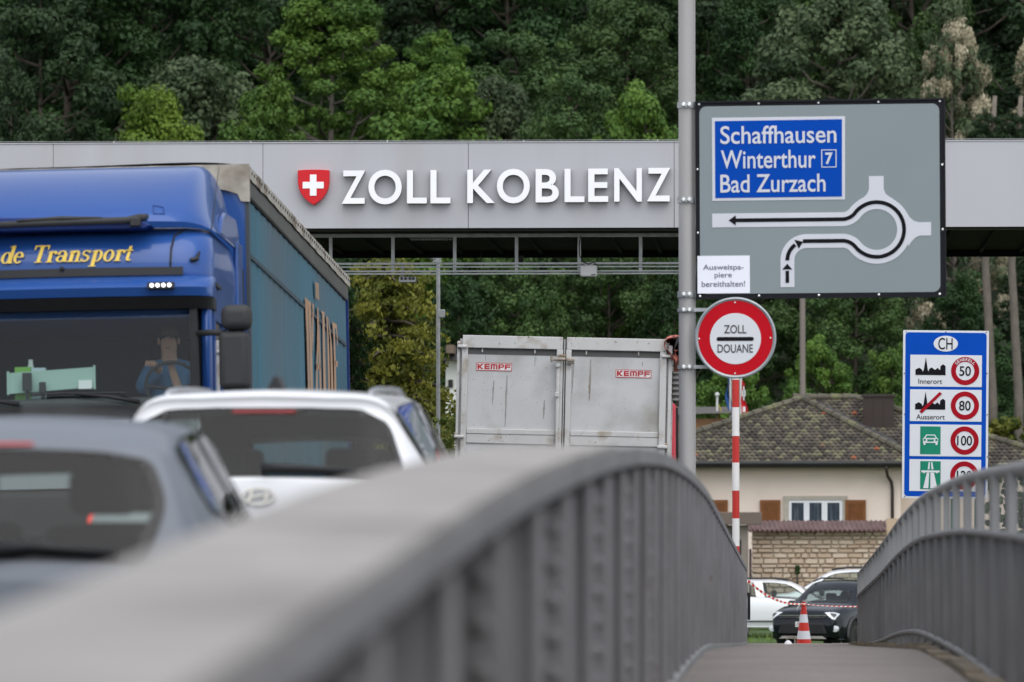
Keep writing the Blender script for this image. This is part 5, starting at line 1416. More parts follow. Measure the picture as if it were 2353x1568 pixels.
# rolled tarpaulin and side ribs on the right flank
m_pink = mat('tarp_faded_red', (.40, .13, .10), .85, 0, .2, 6, .5, 18, c2=(.26, .08, .065), c2scale=6)
def tarpf(u, v_):
    a = u*2*math.pi; y = -.12+v_*7.5; q = TB.p(2215, 150)
    r_ = .12+.022*math.sin(a*3+y*7)+.014*math.sin(y*23+a*2)
    return Vector((q[0]+r_*math.cos(a), y, q[1]-.02+r_*1.05*math.sin(a)))
MB().grid(tarpf, 28, 150).build('rolled_tarp', m_pink, tip, 'all')
def flap(u, v_):
    q = TB.p(2200+34*u, 190+v_*150); return Vector((q[0]+.02*math.sin(v_*9+u*3), -.10+.05*math.sin(u*7+v_*4), q[1]))
MB().grid(flap, 14, 18).build('tarp_flap', m_pink, tip, 'all')
q = TB.p(2170, 60)
for ph in range(3):
    MB().tube([TB_ for TB_ in [(TB.p(2180+18*ph, 70+26*ph)[0], -.14, TB.p(0, 70+26*ph)[1]), (TB.p(2235+8*ph, 90)[0], -.16, TB.p(0, 60+10*ph)[1]), (TB.p(2200, 0)[0], -.15, TB.p(0, 190)[1]), (TB.p(2215, 0)[0], -.11, TB.p(0, 300+20*ph)[1]), (TB.p(2196, 0)[0], -.08, TB.p(0, 350)[1])]], .006, 6).build('tarp_cord', m_black, tip, 'all')
for i in range(7):
    y = .25+i*1.1; a_ = TB.p(2190, 1400)
    MB().box((TB.p(2156, 0)[0], y, a_[1]), (TB.p(2200, 0)[0], y+.12, TB.p(0, 260)[1])).build('side_rib', m_tip2, tip)
def roll(u, v_):
    a = u*2*math.pi; qz = TB.p(0, 400+v_*280)[1]; r_ = .06+.016*math.sin(v_*34); return Vector((TB.p(2222, 0)[0]+r_*math.cos(a)*.8, .05+r_*math.sin(a), qz))
MB().grid(roll, 12, 60).build('folded_net', mat('net_grey', (.16, .155, .15), .8, 0, .2, 8), tip, 'all')
# axle area
MB().box((-1.0, .3, TB.p(0, 1900)[1]), (1.0, 7.5, TB.p(0, 1501)[1])).build('chassis', m_dark, tip)
gz0 = rz(67)-tp0.z
for y in (1.4, 2.7, 4.0):
    for sx_ in (-1, 1): MB().lathe([(.3, -.18), (.5, -.16), (.52, -.1), (.52, .1), (.5, .16), (.3, .18)], 24, (sx_*1.0, y, gz0+.54), 'x').build('wheel', m_tyre, tip, True)
# red cab of the vehicle in front of it, a sliver past the trailer's right edge
m_rcab = mat('red_cab_paint', (.42, .01, .025), .35, 0, .05, 2, coat=.5)
rc0 = P(1530, 1200, 76.0)
rcab = empty('red_lorry', (rc0.x, 76.0, rz(77)), 'red lorry cab just showing between the tipper trailer and the pole', 'lorry')
xr = P(1556, 1000, 76.0).x-rc0.x
MB().box((xr-2.3, .6, .5), (xr-.03, 2.4, P(1550, 921, 76).z-rz(77))).build('cab', m_rcab, rcab, bevel=.08)
MB().box((xr-2.2, .2, .45), (xr-.1, .59, P(1550, 1000, 76).z-rz(77))).build('rear_frame', m_black, rcab, bevel=.03)
MB().box((xr-.028, .7, 1.2), (xr+.0, .78, P(1550, 935, 76).z-rz(77))).build('grab_bar', m_black, rcab)
for sx_ in (xr-2.1, xr-.3): MB().lathe([(.3, -.15), (.5, -.14), (.5, .14), (.3, .15)], 24, (sx_, 1.6, .5), 'x').build('wheel', m_tyre, rcab, True)

# ------------------------------------------------------------------ cone, tape
YK = 80.9; UK = S(YK)
kb_ = P(1847, 1480, YK); zc0 = -1.985
ct = P(1847, 1384, YK).z-zc0
cone = empty('traffic_cone', (kb_.x, YK, zc0), 'red and white striped traffic cone at the end of the footpath', 'traffic cone')
def coner(z): return np.interp(z, [0, ct], [23.5*UK, 4.1*UK])
eg = [0, P(0, 1461, YK).z-zc0, P(0, 1439, YK).z-zc0, P(0, 1417.5, YK).z-zc0, ct]
eg = [.03]+[P(1847, q, YK).z-zc0 for q in (1461.5, 1440, 1418)]+[ct]
m_cr = mat('cone_red', (.52, .03, .02), .35, 0, .06, 8); m_cw = mat('cone_white', (.62, .63, .67), .35, 0, .04, 8)
MB().box((-.19, -.19, 0), (.19, .19, .028)).build('base', mat('cone_base', (.10, .03, .025), .7), cone, bevel=.015)
eg = [.03]+[P(1847, q, YK).z-zc0 for q in (1499-17, 1461.5, 1440, 1418)]+[ct]
eg = [.03]+[P(1847, q, YK).z-zc0 for q in (1469, 1450, 1431, 1412)]+[ct]
for i in range(5):
    MB().lathe([(coner(eg[i]), eg[i]+.0005), (coner(eg[i+1]), eg[i+1]-.0005)], 28).build('red_band' if i % 2 == 0 else 'white_band', m_cr if i % 2 == 0 else m_cw, cone, True)
MB().lathe([(4.5*UK, ct), (4.5*UK, ct+.006), (3.3*UK, ct+.007)], 20).build('cap', m_cr, cone, True)
# barrier tape: sags from the girder to the cone, then on to the railing
tape = empty('barrier_tape', (0, 0, 0), 'red and white barrier tape strung from the girder over the cone to the railing', 'barrier tape')
A0, A1, A2 = P(1719, 1335, 79.7), P(1840, 1388, YK-.08), P(1979, 1394, 79.75)
m_tr = mat('tape_red', (.48, .02, .02), .45); m_tw = mat('tape_white', (.62, .58, .52), .45)
def tseg(p, q, sag, tw0, tw1, w_, n=208):
    mb = MB()
    for i in range(n+1):
        u = i/n; c_ = p.lerp(q, u)+Vector((0, 0, -sag*4*u*(1-u))); tw = tw0+(tw1-tw0)*u
        up_ = Vector((.075*math.cos(tw), math.sin(tw), math.cos(tw))).normalized()*w_/2; sh = (q-p).normalized()*.012
        mb.v += [tuple(c_-up_-sh), tuple(c_+up_+sh)]
    mb.f = [(2*i, 2*i+2, 2*i+3, 2*i+1) for i in range(n)]
    o = mb.build('tape_strip', m_tr, tape, fix=False); o.data.materials.append(m_tw); L = (q-p).length
    for i, pl in enumerate(o.data.polygons): pl.material_index = int(i/n*L/.052) % 2
for args in ((A0, A1, .095, .25, .9, .042), (A1, A2, .012, 1.40, 1.05, .04)): tseg(*args)
kn = MB().tube([A1+Vector((.0, .0, 0)), A1+Vector((.05, .03, .0)), A1+Vector((.08, .09, 0)), A1+Vector((.03, .12, -.01)), A1+Vector((-.01, .03, -.01)), A1+Vector((-.04, -.01, -.05)), A1+Vector((-.055, -.01, -.10))], .008, 6).build('knot', m_tw, tape, 'all')
# plug and hook lying by the cone
wc = P(1811, 1482, 79.0)
cap_ = empty('plastic_plug', (wc.x, 79.0, wz(79.0)), 'small white plastic plug lying on the path left of the cone', 'plug')
MB().lathe([(.055, 0), (.052, .02), (.03, .045), (.012, .055)], 18).build('shell', mat('cap_white', (.75, .74, .78), .4), cap_, True)
MB().lathe([(.062, -.001), (.062, .006)], 18).build('rim', m_white, cap_, True)
rh = P(1815, 1480, 81.0)
hk = empty('rusty_bracket', (rh.x, 81.0, -1.985), 'little rusty bracket standing beside the cone', 'bracket')
MB().box((-.05, -.02, 0), (-.03, .02, .36)).box((-.029, -.02, .34), (.06, .02, .36)).box((.061, -.02, 0), (.08, .02, .36)).build('frame', m_rust, hk)
for nm, px, Yq in (('landing_step', 2000, 79.9),):
    q = P(px, 1480, Yq)
    b = MB().box((.66, 79.65, -1.99), (1.02, 80.2, -1.70)); b.build('kerb_block', mat('step_stone', (.19, .17, .155), .85, 0, .15, 4, .3, 30), None, bevel=.02)
kbk = bpy.data.objects['kerb_block']; tag(kbk, kind='structure')

# ------------------------------------------------------------------ house with tiled hip roof
YH_ = 172.0; UHs = S(YH_)
hs_ = P(1845, 1200, YH_); hb = gh(0, 170)
house = empty('house', (hs_.x, YH_, -3.0), 'cream house with mossy dark tiled hip roof and brown shutters', 'house')
def hx_(px, Y=YH_): return P(px, 1000, Y).x-hs_.x
def hz_(py, Y=YH_): return P(1845, py, Y).z+3.0
m_plast = mat('cream_plaster', (.78, .66, .57), .9, 0, .04, .7, .15, 25, c2=(.64, .53, .45), c2scale=.5, c2lo=.5, c2hi=.8)
m_tile = mat('old_roof_tile', (.075, .064, .055), .85, 0, .28, 3, .3, 20, c2=(.155, .15, .085), c2scale=1.1, c2lo=.5, c2hi=.68, c3=(.030, .026, .024), c3scale=5, c3lo=.6, c3hi=.7, attr=None)
m_moss = mat('ridge_tile_moss', (.10, .09, .07), .9, 0, .3, 3, .3, 15, c2=(.16, .16, .08), c2scale=1.5)
ez = hz_(1062); rzh = hz_(920, YH_+3.6)
# front block: eave line at depth 0, ridge 3.6 m back
ex0, ex1 = hx_(1400), hx_(2112); rx_ = hx_(1845)
rd = 3.7
wl = MB().box((ex0+.5, .62, 0), (ex1-.55, 8.5, ez-.05)).build('wall', m_plast, house)
def tile_slope(name, A, B, Cc, Dd, tw=.157, tl=.20, parent=None):
    """tiled surface: eave A-B, top D-C (A below D); clipped quadrilateral in one plane"""
    A, B, Cc, Dd = map(Vector, (A, B, Cc, Dd))
    ex = (B-A); W_ = ex.length; ex.normalize()
    nrm = ex.cross(Dd-A if (Dd-A).length > .1 else Cc-A).normalized()
    if nrm.z < 0: nrm = -nrm
    ey = nrm.cross(ex); H_ = max((Dd-A).dot(ey), (Cc-A).dot(ey))
    dl = (Dd-A).dot(ex); cl = (Cc-A).dot(ex)
    rows = int(H_/tl); cols_ = int(W_/tw)
    mb = MB(); rnd = random.Random(name)
    for r_ in range(rows+1):
        y0 = r_*tl; y1 = min(H_, y0+tl*1.12)
        lo = dl*min(1, y0/H_); hi = W_-(W_-cl)*min(1, y0/H_)
        for c_ in range(-1, cols_+1):
            xo = c_*tw+(tw/2 if r_ % 2 else 0)
            if xo < lo-tw*.3 or xo+tw > hi+tw*.3: continue
            j = rnd.uniform(-.006, .006); tint = rnd.random(); li = rnd.uniform(-.005, .006)
            n_ = 6; vs = []
            for (yy_, h0) in ((y0, .045), (y0+tl*.05, .056), (y1, .008)):
                for k_ in range(n_+1):
                    u = k_/n_; hgt = h0*(.28+.95*math.sin(math.pi*u)**1.0)+li
                    yoff = -.045*math.sin(math.pi*u) if yy_ < y1 else 0
                    vs.append(A+ex*(xo+u*tw*1.02)+ey*(yy_+yoff+j)+nrm*hgt)
            for k_ in range(n_+1):
                u = k_/n_; vs.append(A+ex*(xo+u*tw*1.02)+ey*(y0-.045*math.sin(math.pi*u)+j)+nrm*(.0))
            q = n_+1
            fs = [(i*q+k_, i*q+k_+1, (i+1)*q+k_+1, (i+1)*q+k_) for i in range(2) for k_ in range(n_)]+[(3*q+k_, 3*q+k_+1, k_+1, k_) for k_ in range(n_)]
            mb.add(vs, fs, tint)
    return mb
def tilemat():
    m = mat('roof_tiles', (.05, .043, .038), .85, 0, .3, 2.5, .3, 22, c2=(.115, .105, .072), attr='tint')
    return m
m_tiles = tilemat()
# lichen and a few replaced orange tiles ride on the per-tile value
nt_ = m_tiles.node_tree; bs = nt_.nodes['Principled BSDF']; atn = [n for n in nt_.nodes if n.type == 'ATTRIBUTE'][0]
rp = nt_.nodes.new('ShaderNodeValToRGB'); cr_ = rp.color_ramp
cr_.elements[0].position = 0; cr_.elements[0].color = (.032, .027, .024, 1); cr_.elements[1].position = .45; cr_.elements[1].color = (.072, .060, .050, 1)
for p_, c_ in ((.75, (.10, .085, .065, 1)), (.94, (.15, .145, .085, 1)), (.9955, (.10, .09, .06, 1)), (.996, (.26, .085, .04, 1))):
    e = cr_.elements.new(p_); e.color = c_
nt_.links.new(atn.outputs['Fac'], rp.inputs[0])
tcn = nt_.nodes.new('ShaderNodeTexCoord'); nz = nt_.nodes.new('ShaderNodeTexNoise'); nz.inputs['Scale'].default_value = 1.4; nz.inputs['Detail'].default_value = 8
mxn = nt_.nodes.new('ShaderNodeMix'); mxn.data_type = 'RGBA'; mrn = nt_.nodes.new('ShaderNodeMapRange'); mrn.inputs[1].default_value = .48; mrn.inputs[2].default_value = .7; mrn.inputs[4].default_value = .28
nt_.links.new(tcn.outputs['Object'], nz.inputs['Vector']); nt_.links.new(nz.outputs['Fac'], mrn.inputs[0]); nt_.links.new(mrn.outputs[0], mxn.inputs[0])
nt_.links.new(rp.outputs[0], mxn.inputs[6]); mxn.inputs[7].default_value = (.12, .105, .07, 1); nt_.links.new(mxn.outputs[2], bs.inputs['Base Color'])
E0, E1, RP = (ex0, 0, ez), (ex1, 0, ez), (rx_, rd, rzh)
roof_ = MB().add([E0, E1, RP, (rx_+1.6, 8.8, rzh), (ex0, 9, ez), (ex1, 9, ez)], [(0, 1, 2), (1, 5, 3, 2), (0, 2, 3, 4), (4, 3, 5)]).build('roof', m_dark, house)
tile_slope('front', E0, E1, RP, RP).build('roof_tiles', m_tiles, roof_, True)
RP2 = (rx_+1.6, 8.8, rzh)
# rear block, ridge running to the right
r2l, r2r, e2r, e2l = hx_(1845, YH_+5.5), hx_(1966, YH_+5.5), hx_(2480, YH_+2), hx_(1980, YH_+2)
E2 = [(hx_(1700, YH_+2), 2.0, hz_(1071, YH_+2)), (e2r, 2.0, hz_(1071, YH_+2)), (r2r, 5.6, hz_(918, YH_+5.6)), (r2l-.3, 5.6, hz_(918, YH_+5.6))]
roof2 = MB().add(E2+[(e2r, 9.2, E2[0][2]), (E2[0][0], 9.2, E2[0][2])], [(0, 1, 2, 3), (1, 4, 2), (3, 2, 4, 5)]).build('roof', m_dark, house)
tile_slope('rear', *E2).build('roof_tiles', m_tiles, roof2, True)
MB().box((ex1-.6, 2.5, 0), (e2r-.4, 8.6, E2[0][2]-.06)).build('wall', m_plast, house)
def ridge(a, b_, parent, r_=.105, sp=.36):
    a, b_ = Vector(a), Vector(b_); n_ = int((b_-a).length/sp); d = (b_-a)/n_
    mb = MB()
    for i in range(n_):
        p = a+d*i; mb.tube([p, p+d*.12, p+d*1.06], [r_*1.15, r_*1.12, r_*.85], 8)
    mb.build('ridge_tiles', m_moss, parent, True)
up3 = Vector((0, 0, .07))
ridge(Vector(E1)+up3, Vector(RP)+up3, roof_); ridge(Vector(E0)+up3, Vector(RP)+up3, roof_)
ridge(Vector(E2[3])+up3, Vector(E2[2])+up3, roof2); ridge(Vector(E2[1])+up3, Vector(E2[2])+up3, roof2)
# gutter, fascia, downpipe
m_gut = mat('gutter_dark', (.03, .03, .03), .4, .2, .1, 2)
MB().tube([(ex0, -.07, ez-.04), (ex1+.1, -.07, ez-.04)], .075, 10).build('gutter', m_gut, house, True)
MB().box((ex0+.1, .0, ez-.17), (ex1-.05, .62, ez-.02)).build('soffit', mat('soffit_dark', (.07, .06, .055), .8), house)
dxp = hx_(2046)
MB().tube([(hx_(2036), -.05, ez-.12), (hx_(2037), .0, hz_(1082)), (hx_(2040), .35, hz_(1095)), (hx_(2049), .52, hz_(1108)), (hx_(2051), .53, hz_(1125)), (hx_(2051), .53, .4)], .05, 10).build('downpipe', mat('pipe_brown', (.045, .03, .026), .45), house, 'all')
# chimney clad in brown sheet
c0_, c1_ = hx_(1984, YH_+4.2), hx_(2054, YH_+4.2)
ch = MB().box((c0_, 4.0, hz_(985, YH_+4)), (c1_, 4.75, hz_(912, YH_+4))).build('chimney', mat('chimney_sheet', (.045, .032, .028), .5, .2, .08, 1.5), roof2)
MB().box((c0_-.06, 3.95, hz_(911.8, YH_+4)), (c1_+.06, 4.8, hz_(906, YH_+4))).build('cap', mat('chimney_cap', (.05, .04, .035), .4, .3), ch)
b = MB()
for i in range(1, 3): b.box((c0_+(c1_-c0_)*i/3-.01, 3.985, hz_(984, YH_+4)), (c0_+(c1_-c0_)*i/3+.01, 3.999, hz_(913, YH_+4)))
b.build('sheet_joints', MATS['chimney_cap'], ch)
# windows
m_shut = mat('shutter_brown', (.205, .078, .024), .65, 0, .12, 4); m_stone = mat('window_stone', (.42, .38, .32), .85, 0, .08, 5)
m_pvc = mat('window_white', (.76, .77, .80), .4, 0, .02); m_curtn = mat('net_curtain', (.03, .042, .06), .7, 0, .3, 9, c2=(.12, .14, .16), c2scale=4, c2lo=.5, c2hi=.75, stretch=(6, 1, .4))
y_ = .62
def window(x0, x1, ztop, zbot, nl):
    fr = MB().box((x0-.16, y_-.05, zbot-.12), (x0, y_+.02, ztop+.12)).box((x1, y_-.05, zbot-.12), (x1+.16, y_+.02, ztop+.12)).box((x0, y_-.05, ztop), (x1, y_+.02, ztop+.12)).box((x0, y_-.07, zbot-.12), (x1, y_+.02, zbot))
    f_ = fr.build('window', m_stone, house)
    n_ = MB(); W_ = (x1-x0)/nl
    for i in range(nl):
        a_ = x0+i*W_; t_ = .085
        n_.box((a_+.002, y_-.02, zbot), (a_+t_, y_+.0, ztop)).box((a_+W_-t_, y_-.02, zbot), (a_+W_-.002, y_+.0, ztop)).box((a_+t_, y_-.02, ztop-t_), (a_+W_-t_, y_+.0, ztop)).box((a_+t_, y_-.02, zbot), (a_+W_-t_, y_+.0, zbot+t_))
    n_.build('window_frame', m_pvc, f_)
    pn_ = MB()
    for i in range(nl): pn_.box((x0+i*W_+.08, y_-.010, zbot+.08), (x0+(i+1)*W_-.08, y_-.006, ztop-.08))
    pn_.build('pane', m_curtn, f_)
def shutter(x0, x1, ztop, zbot):
    s_ = MB().box((x0, y_-.075, zbot), (x0+.09, y_-.03, ztop)).box((x1-.09, y_-.075, zbot), (x1, y_-.03, ztop)).box((x0+.09, y_-.075, ztop-.1), (x1-.09, y_-.03, ztop)).box((x0+.09, y_-.075, zbot), (x1-.09, y_-.03, zbot+.1))
    z = zbot+.12
    while z < ztop-.12: s_.box((x0+.09, y_-.07, z), (x1-.09, y_-.036, z+.035)); z += .05
    s_.box((x0+.08, y_-.04, zbot+.08), (x1-.08, y_-.031, ztop-.08)).build('shutter', m_shut, house)
zt_w, zb_w = hz_(1149), hz_(1240)
window(hx_(1812), hx_(1936), zt_w, zb_w, 3)
shutter(hx_(1746), hx_(1793), zt_w, zb_w); shutter(hx_(1942), hx_(1990), zt_w, zb_w); shutter(hx_(1612), hx_(1672), zt_w, zb_w)
window(hx_(1492), hx_(1602), zt_w, zb_w, 3); shutter(hx_(1420), hx_(1476), zt_w, zb_w)

# ------------------------------------------------------------------ garden wall of squared stones with tile coping
YW = 165.0; UW = S(YW)
gwb = P(1727, 1200, YW)
gw = empty('garden_wall', (gwb.x, YW, -3.05), 'pale coursed stone wall topped with wine-red tiles below the house', 'wall')
gxx = lambda px: P(px, 1280, YW).x-gwb.x; gzz = lambda py: P(1800, py, YW).z+3.05
wx0, wx1, wzt = gxx(1727), gxx(2420), gzz(1218)
MB().box((wx0+.02, .05, 0), (wx1, .45, wzt-.02)).build('wall_core', mat('mortar', (.38, .32, .265), .95, 0, .1, 8), gw)
st_ = MB(); rnd = random.Random(3); z = 0
while z < wzt-.04:
    hgt = rnd.choice([.11, .13, .15, .17]); hgt = min(hgt, wzt-z)
    x = wx0
    while x < wx1:
        L = rnd.uniform(.16, .46); x2 = min(x+L, wx1); tn = rnd.random(); pr_ = rnd.uniform(0, .035)
        q = .009
        a_, b2 = x+q, x2-q; c_, d_ = z+q, z+hgt-q
        if b2-a_ > .05 and d_-c_ > .03:
            j = lambda: rnd.uniform(-.012, .012)
            vs = [(a_+j(), .06, c_+j()), (b2+j(), .06, c_+j()), (b2+j(), .06, d_+j()), (a_+j(), .06, d_+j())]
            ins = .022
            vs += [(a_+ins+j(), -pr_, c_+ins+j()), (b2-ins+j(), -pr_, c_+ins+j()), (b2-ins+j(), -pr_, d_-ins+j()), (a_+ins+j(), -pr_, d_-ins+j())]
            mxx, mzz = (a_+b2)/2, (c_+d_)/2
            st_.add(vs, [(4, 5, 6, 7), (0, 1, 5, 4), (1, 2, 6, 5), (2, 3, 7, 6), (3, 0, 4, 7)], tn)
        x = x2
    z += hgt
m_ston = mat('wall_stone', (.50, .37, .265), .95, 0, .2, 4, .5, 18, c2=(.66, .545, .43), attr='tint')
st_.build('stones', m_ston, gw)
m_cop = mat('coping_tile', (.115, .070, .066), .6, 0, .15, 3, c2=(.15, .10, .095), c2scale=2)
b = MB(); x = gxx(1719); xE_ = gxx(2036)
def wave(u, v_):
    xx = gxx(1715)+(gxx(2036)-gxx(1715))*u; t = (xx/.14+v_*.5) % 1.0
    return Vector((xx, -.30+v_*.75, wzt+.0+(.026-.008*v_)*math.sin(2*math.pi*t)+.0+.27*v_))
MB().grid(wave, 46*8, 6).build('coping_tiles', m_cop, gw, 'all')
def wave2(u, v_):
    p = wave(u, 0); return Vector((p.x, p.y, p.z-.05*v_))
MB().grid(wave2, 46*8, 1).build('coping_edge', mat('coping_edge_red', (.10, .05, .05), .7), gw, 'all')  # front lip below the coping, slightly darker red than the tiles
MB().box((gxx(2037), -.06, 0), (gxx(2075), .5, gzz(1192))).build('wall_pier', m_ston, gw)
# wine-red post and gateway on the left
gt = empty('gateway', (P(1690, 1200, 162).x, 162.0, -3.02), 'taupe flat-roofed gateway left of the stone wall', 'gateway')
gxa = lambda px: P(px, 1200, 162).x-gt.location.x; gza = lambda py: P(1690, py, 162).z+3.02
m_tau = mat('taupe_render', (.145, .115, .095), .85, 0, .06, 2); m_tau2 = mat('taupe_pillar', (.26, .225, .19), .85, 0, .06, 2)
MB().box((gxa(1560), -.3, gza(1206)), (gxa(1750), 1.8, gza(1177))).build('flat_roof', m_tau, gt, bevel=.02)
MB().box((gxa(1690), .02, 0), (gxa(1719), .6, gza(1207))).build('pillar', m_tau2, gt)
MB().box((gxa(1560), .3, 0), (gxa(1689), .6, gza(1207))).build('side_wall', m_tau2, gt)
MB().box((gxa(1679), -.03, gza(1275)), (gxa(1703), .015, gza(1240))).build('mailbox', m_lgrey, gt, bevel=.015)
MB().box((gxa(1721), -.05, 0), (gxa(1727), .05, gza(1262))).build('gate_post', mat('gate_post_wine', (.06, .035, .035), .5), gt)

# ------------------------------------------------------------------ lamp post, mast, flags, small house
def post_thing(name, label, cat, px, py0, Y, zb_, wpx, m, taper=1.0):
    q = P(px, py0, Y); o = empty(name, (q.x, Y, zb_), label, cat)
    h = q.z-zb_; r_ = wpx*S(Y)/2
    MB().lathe([(r_, 0), (r_*taper, h)], 16).build('shaft', m, o, True); return o, h, r_
lp, lh, lr = post_thing('lamp_post', 'thin galvanised lamp post behind the canopy left of the grey trailer', 'lamp post', 1007, 600, 100.0, rz(100), 11, m_galv, .8)
b = MB().box((-.09, -.03, lh-.02), (.05, .03, lh+.05)); b.build('head_bracket', m_galv, lp)
MB().box((.0, -.04, lh-1.0), (.12, .04, lh-.86)).build('junction_box', m_galv, lp, bevel=.01)
MB().tube([(-.05, 0, lh+.03), (-.3, 0, lh+.12), (-1.4, 0, lh+.3)], [.04, .035, .03], 8).build('arm', m_galv, lp, 'all')
MB().box((-2.0, -.12, lh+.28), (-1.35, .12, lh+.38)).build('lamp_head', m_galv, lp, bevel=.04)
m_mast = mat('mast_wood', (.20, .17, .15), .8, 0, .15, 1, c2=(.14, .085, .06), c2scale=.35, stretch=(1, 1, .3))
ms, mh, mr_ = post_thing('mast', 'plain brownish mast standing behind the house roof', 'mast', 1844, 640, 193.0, -3, 13.5, m_mast, .95)
MB().box((-.4, -.06, mh-.35), (.4, .06, mh-.22)).build('crossarm', m_mast, ms)
def flagpole(px, py, label, cols, name, Y=184.0, top=None, fw=18, wave_=1.0):
    q = P(px, py, Y); o = empty(name, (q.x, Y, -3.0), label, 'flag', 'flags behind the house')
    h = q.z+3.0; s_ = S(Y)
    MB().lathe([(.05, 0), (.035, h)], 10).build('flagpole', mat('pole_white', (.6, .6, .58), .4), o, True)
    MB().lathe([(.02, h), (.075, h+.04), (.075, h+.1), (.02, h+.14)], 12).build('finial', MATS['pole_white'], o, True)
    return o, h, s_
def cloth(o, x0, x1, z0, z1, m, fold=.09, nm='flag', narrow=0):
    def f_(u, v_):
        z = z1+(z0-z1)*v_; sp = (x1-x0)*(.55+.45*v_)
        x = x0+sp*u+.05*math.sin(v_*7+u*3); return Vector((x, fold*math.sin(u*9+v_*3), z-.25*u*(1)))
    return MB().grid(f_, 18, 16).build(nm, m, o, 'all')
o, h, s_ = flagpole(1648, 912, 'limp yellow flag on a white pole behind the house', None, 'flag')
cloth(o, .03, .20, h-.95, h-.25, mat('flag_yellow', (.62, .50, .10), .8, 0, .08, 3))
o, h, s_ = flagpole(1678, 840, 'limp blue flag hanging behind the striped post', None, 'flag')
cloth(o, -.12, .03, h-1.4, h-.3, mat('flag_blue', (.03, .11, .32), .8, 0, .1, 3))
o, h, s_ = flagpole(1702, 846, 'red flag with white cross hanging right of the striped post', None, 'flag')
fl = cloth(o, .0, .22, h-1.5, h-.35, mat('flag_red', (.58, .02, .035), .8, 0, .08, 3), .05)
for (zz0, zz1, xx0, xx1) in ((h-.92, h-.72, .05, .15), (h-1.05, h-.6, .085, .115), (h-1.42, h-1.25, .07, .15)):
    MB().box((xx0, -.075, zz0), (xx1, -.068, zz1)).build('cross', m_white, fl)
wh = empty('white_house', (P(1100, 1000, 186).x, 186.0, -3.0), 'white house with dark roof, a sliver left of the grey trailer', 'house')
wx = lambda px: P(px, 900, 186).x-wh.location.x; wzz = lambda py: P(1100, py, 186).z+3.0
MB().box((wx(1022), .5, 0), (wx(1400), 6, wzz(826))).build('wall', mat('white_render', (.62, .62, .58), .9, 0, .05), wh)
er = [(wx(1010), 0, wzz(828)), (wx(1410), 0, wzz(828)), (wx(1340), 3, wzz(788)), (wx(1080), 3, wzz(788)), (wx(1010), 6.5, wzz(828)), (wx(1410), 6.5, wzz(828))]
MB().add(er, [(0, 1, 2, 3), (1, 5, 2), (0, 3, 4), (3, 2, 5, 4), (0, 4, 5, 1)]).build('roof', mat('slate_dark', (.035, .03, .03), .7, 0, .15, 3), wh)
MB().box((wx(1025), -.1, wzz(812)), (wx(1042), 1.5, wzz(793))).build('chimney', mat('chimney_brick', (.16, .12, .09), .8), wh)
for px in (1028, 1070, 1110): MB().box((wx(px), .44, wzz(890)), (wx(px+11), .49, wzz(872))).build('window', m_frit, wh)
sh_b = P(1625, 960, 183)
shd2 = empty('shed_roof', (sh_b.x, 183.0, -3.0), 'low shed with corrugated roof behind the tiled house', 'shed')
MB().box((-1.2, 0, 0), (.7, 3, P(1600, 962, 183).z+3)).build('wall', mat('shed_wood', (.22, .12, .06), .8, 0, .2, 5), shd2)
MB().add([(-1.4, -.3, P(0, 955, 183).z+3.0), (.85, -.3, P(0, 958, 183).z+3.1), (.85, 3.2, P(0, 950, 183).z+3.25), (-1.4, 3.2, P(0, 950, 183).z+3.25)], [(0, 1, 2, 3)]).build('roof', mat('corrugated', (.10, .09, .085), .6, 0, .15, 3), shd2)
# ------------------------------------------------------------------ trees
def leaf_mat(name, a, b_, objvar=.16, rough=.6):
    m = mat(name, a, rough, 0, .1, 3, c2=b_, attr='tint', objvar=objvar, spec=.25)
    n = m.node_tree.nodes; l = m.node_tree.links; bs = n['Principled BSDF']
    bs.inputs['Subsurface Weight'].default_value = 0
    tr = n.new('ShaderNodeBsdfTranslucent'); mx = n.new('ShaderNodeMixShader'); mx.inputs[0].default_value = .25
    src = bs.inputs['Base Color'].links[0].from_socket
    l.new(src, tr.inputs[0]); l.new(bs.outputs[0], mx.inputs[1]); l.new(tr.outputs[0], mx.inputs[2])
    l.new(mx.outputs[0], n['Material Output'].inputs[0]); return m
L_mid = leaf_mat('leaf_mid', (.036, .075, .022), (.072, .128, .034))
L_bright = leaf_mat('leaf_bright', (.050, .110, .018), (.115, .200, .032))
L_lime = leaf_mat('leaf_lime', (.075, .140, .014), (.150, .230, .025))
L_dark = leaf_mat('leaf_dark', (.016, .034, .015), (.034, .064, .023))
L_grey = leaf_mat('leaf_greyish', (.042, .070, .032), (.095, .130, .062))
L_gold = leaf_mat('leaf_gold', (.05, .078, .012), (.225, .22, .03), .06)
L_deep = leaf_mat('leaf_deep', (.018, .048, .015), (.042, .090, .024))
L_blos = leaf_mat('blossom', (.34, .30, .20), (.52, .47, .34), .1)
m_bark = mat('bark', (.085, .07, .055), .95, 0, .25, 3, .5, 12)
m_barkp = mat('bark_pale', (.14, .12, .10), .95, 0, .2, 3, .5, 12)
rs = np.random.RandomState(11)
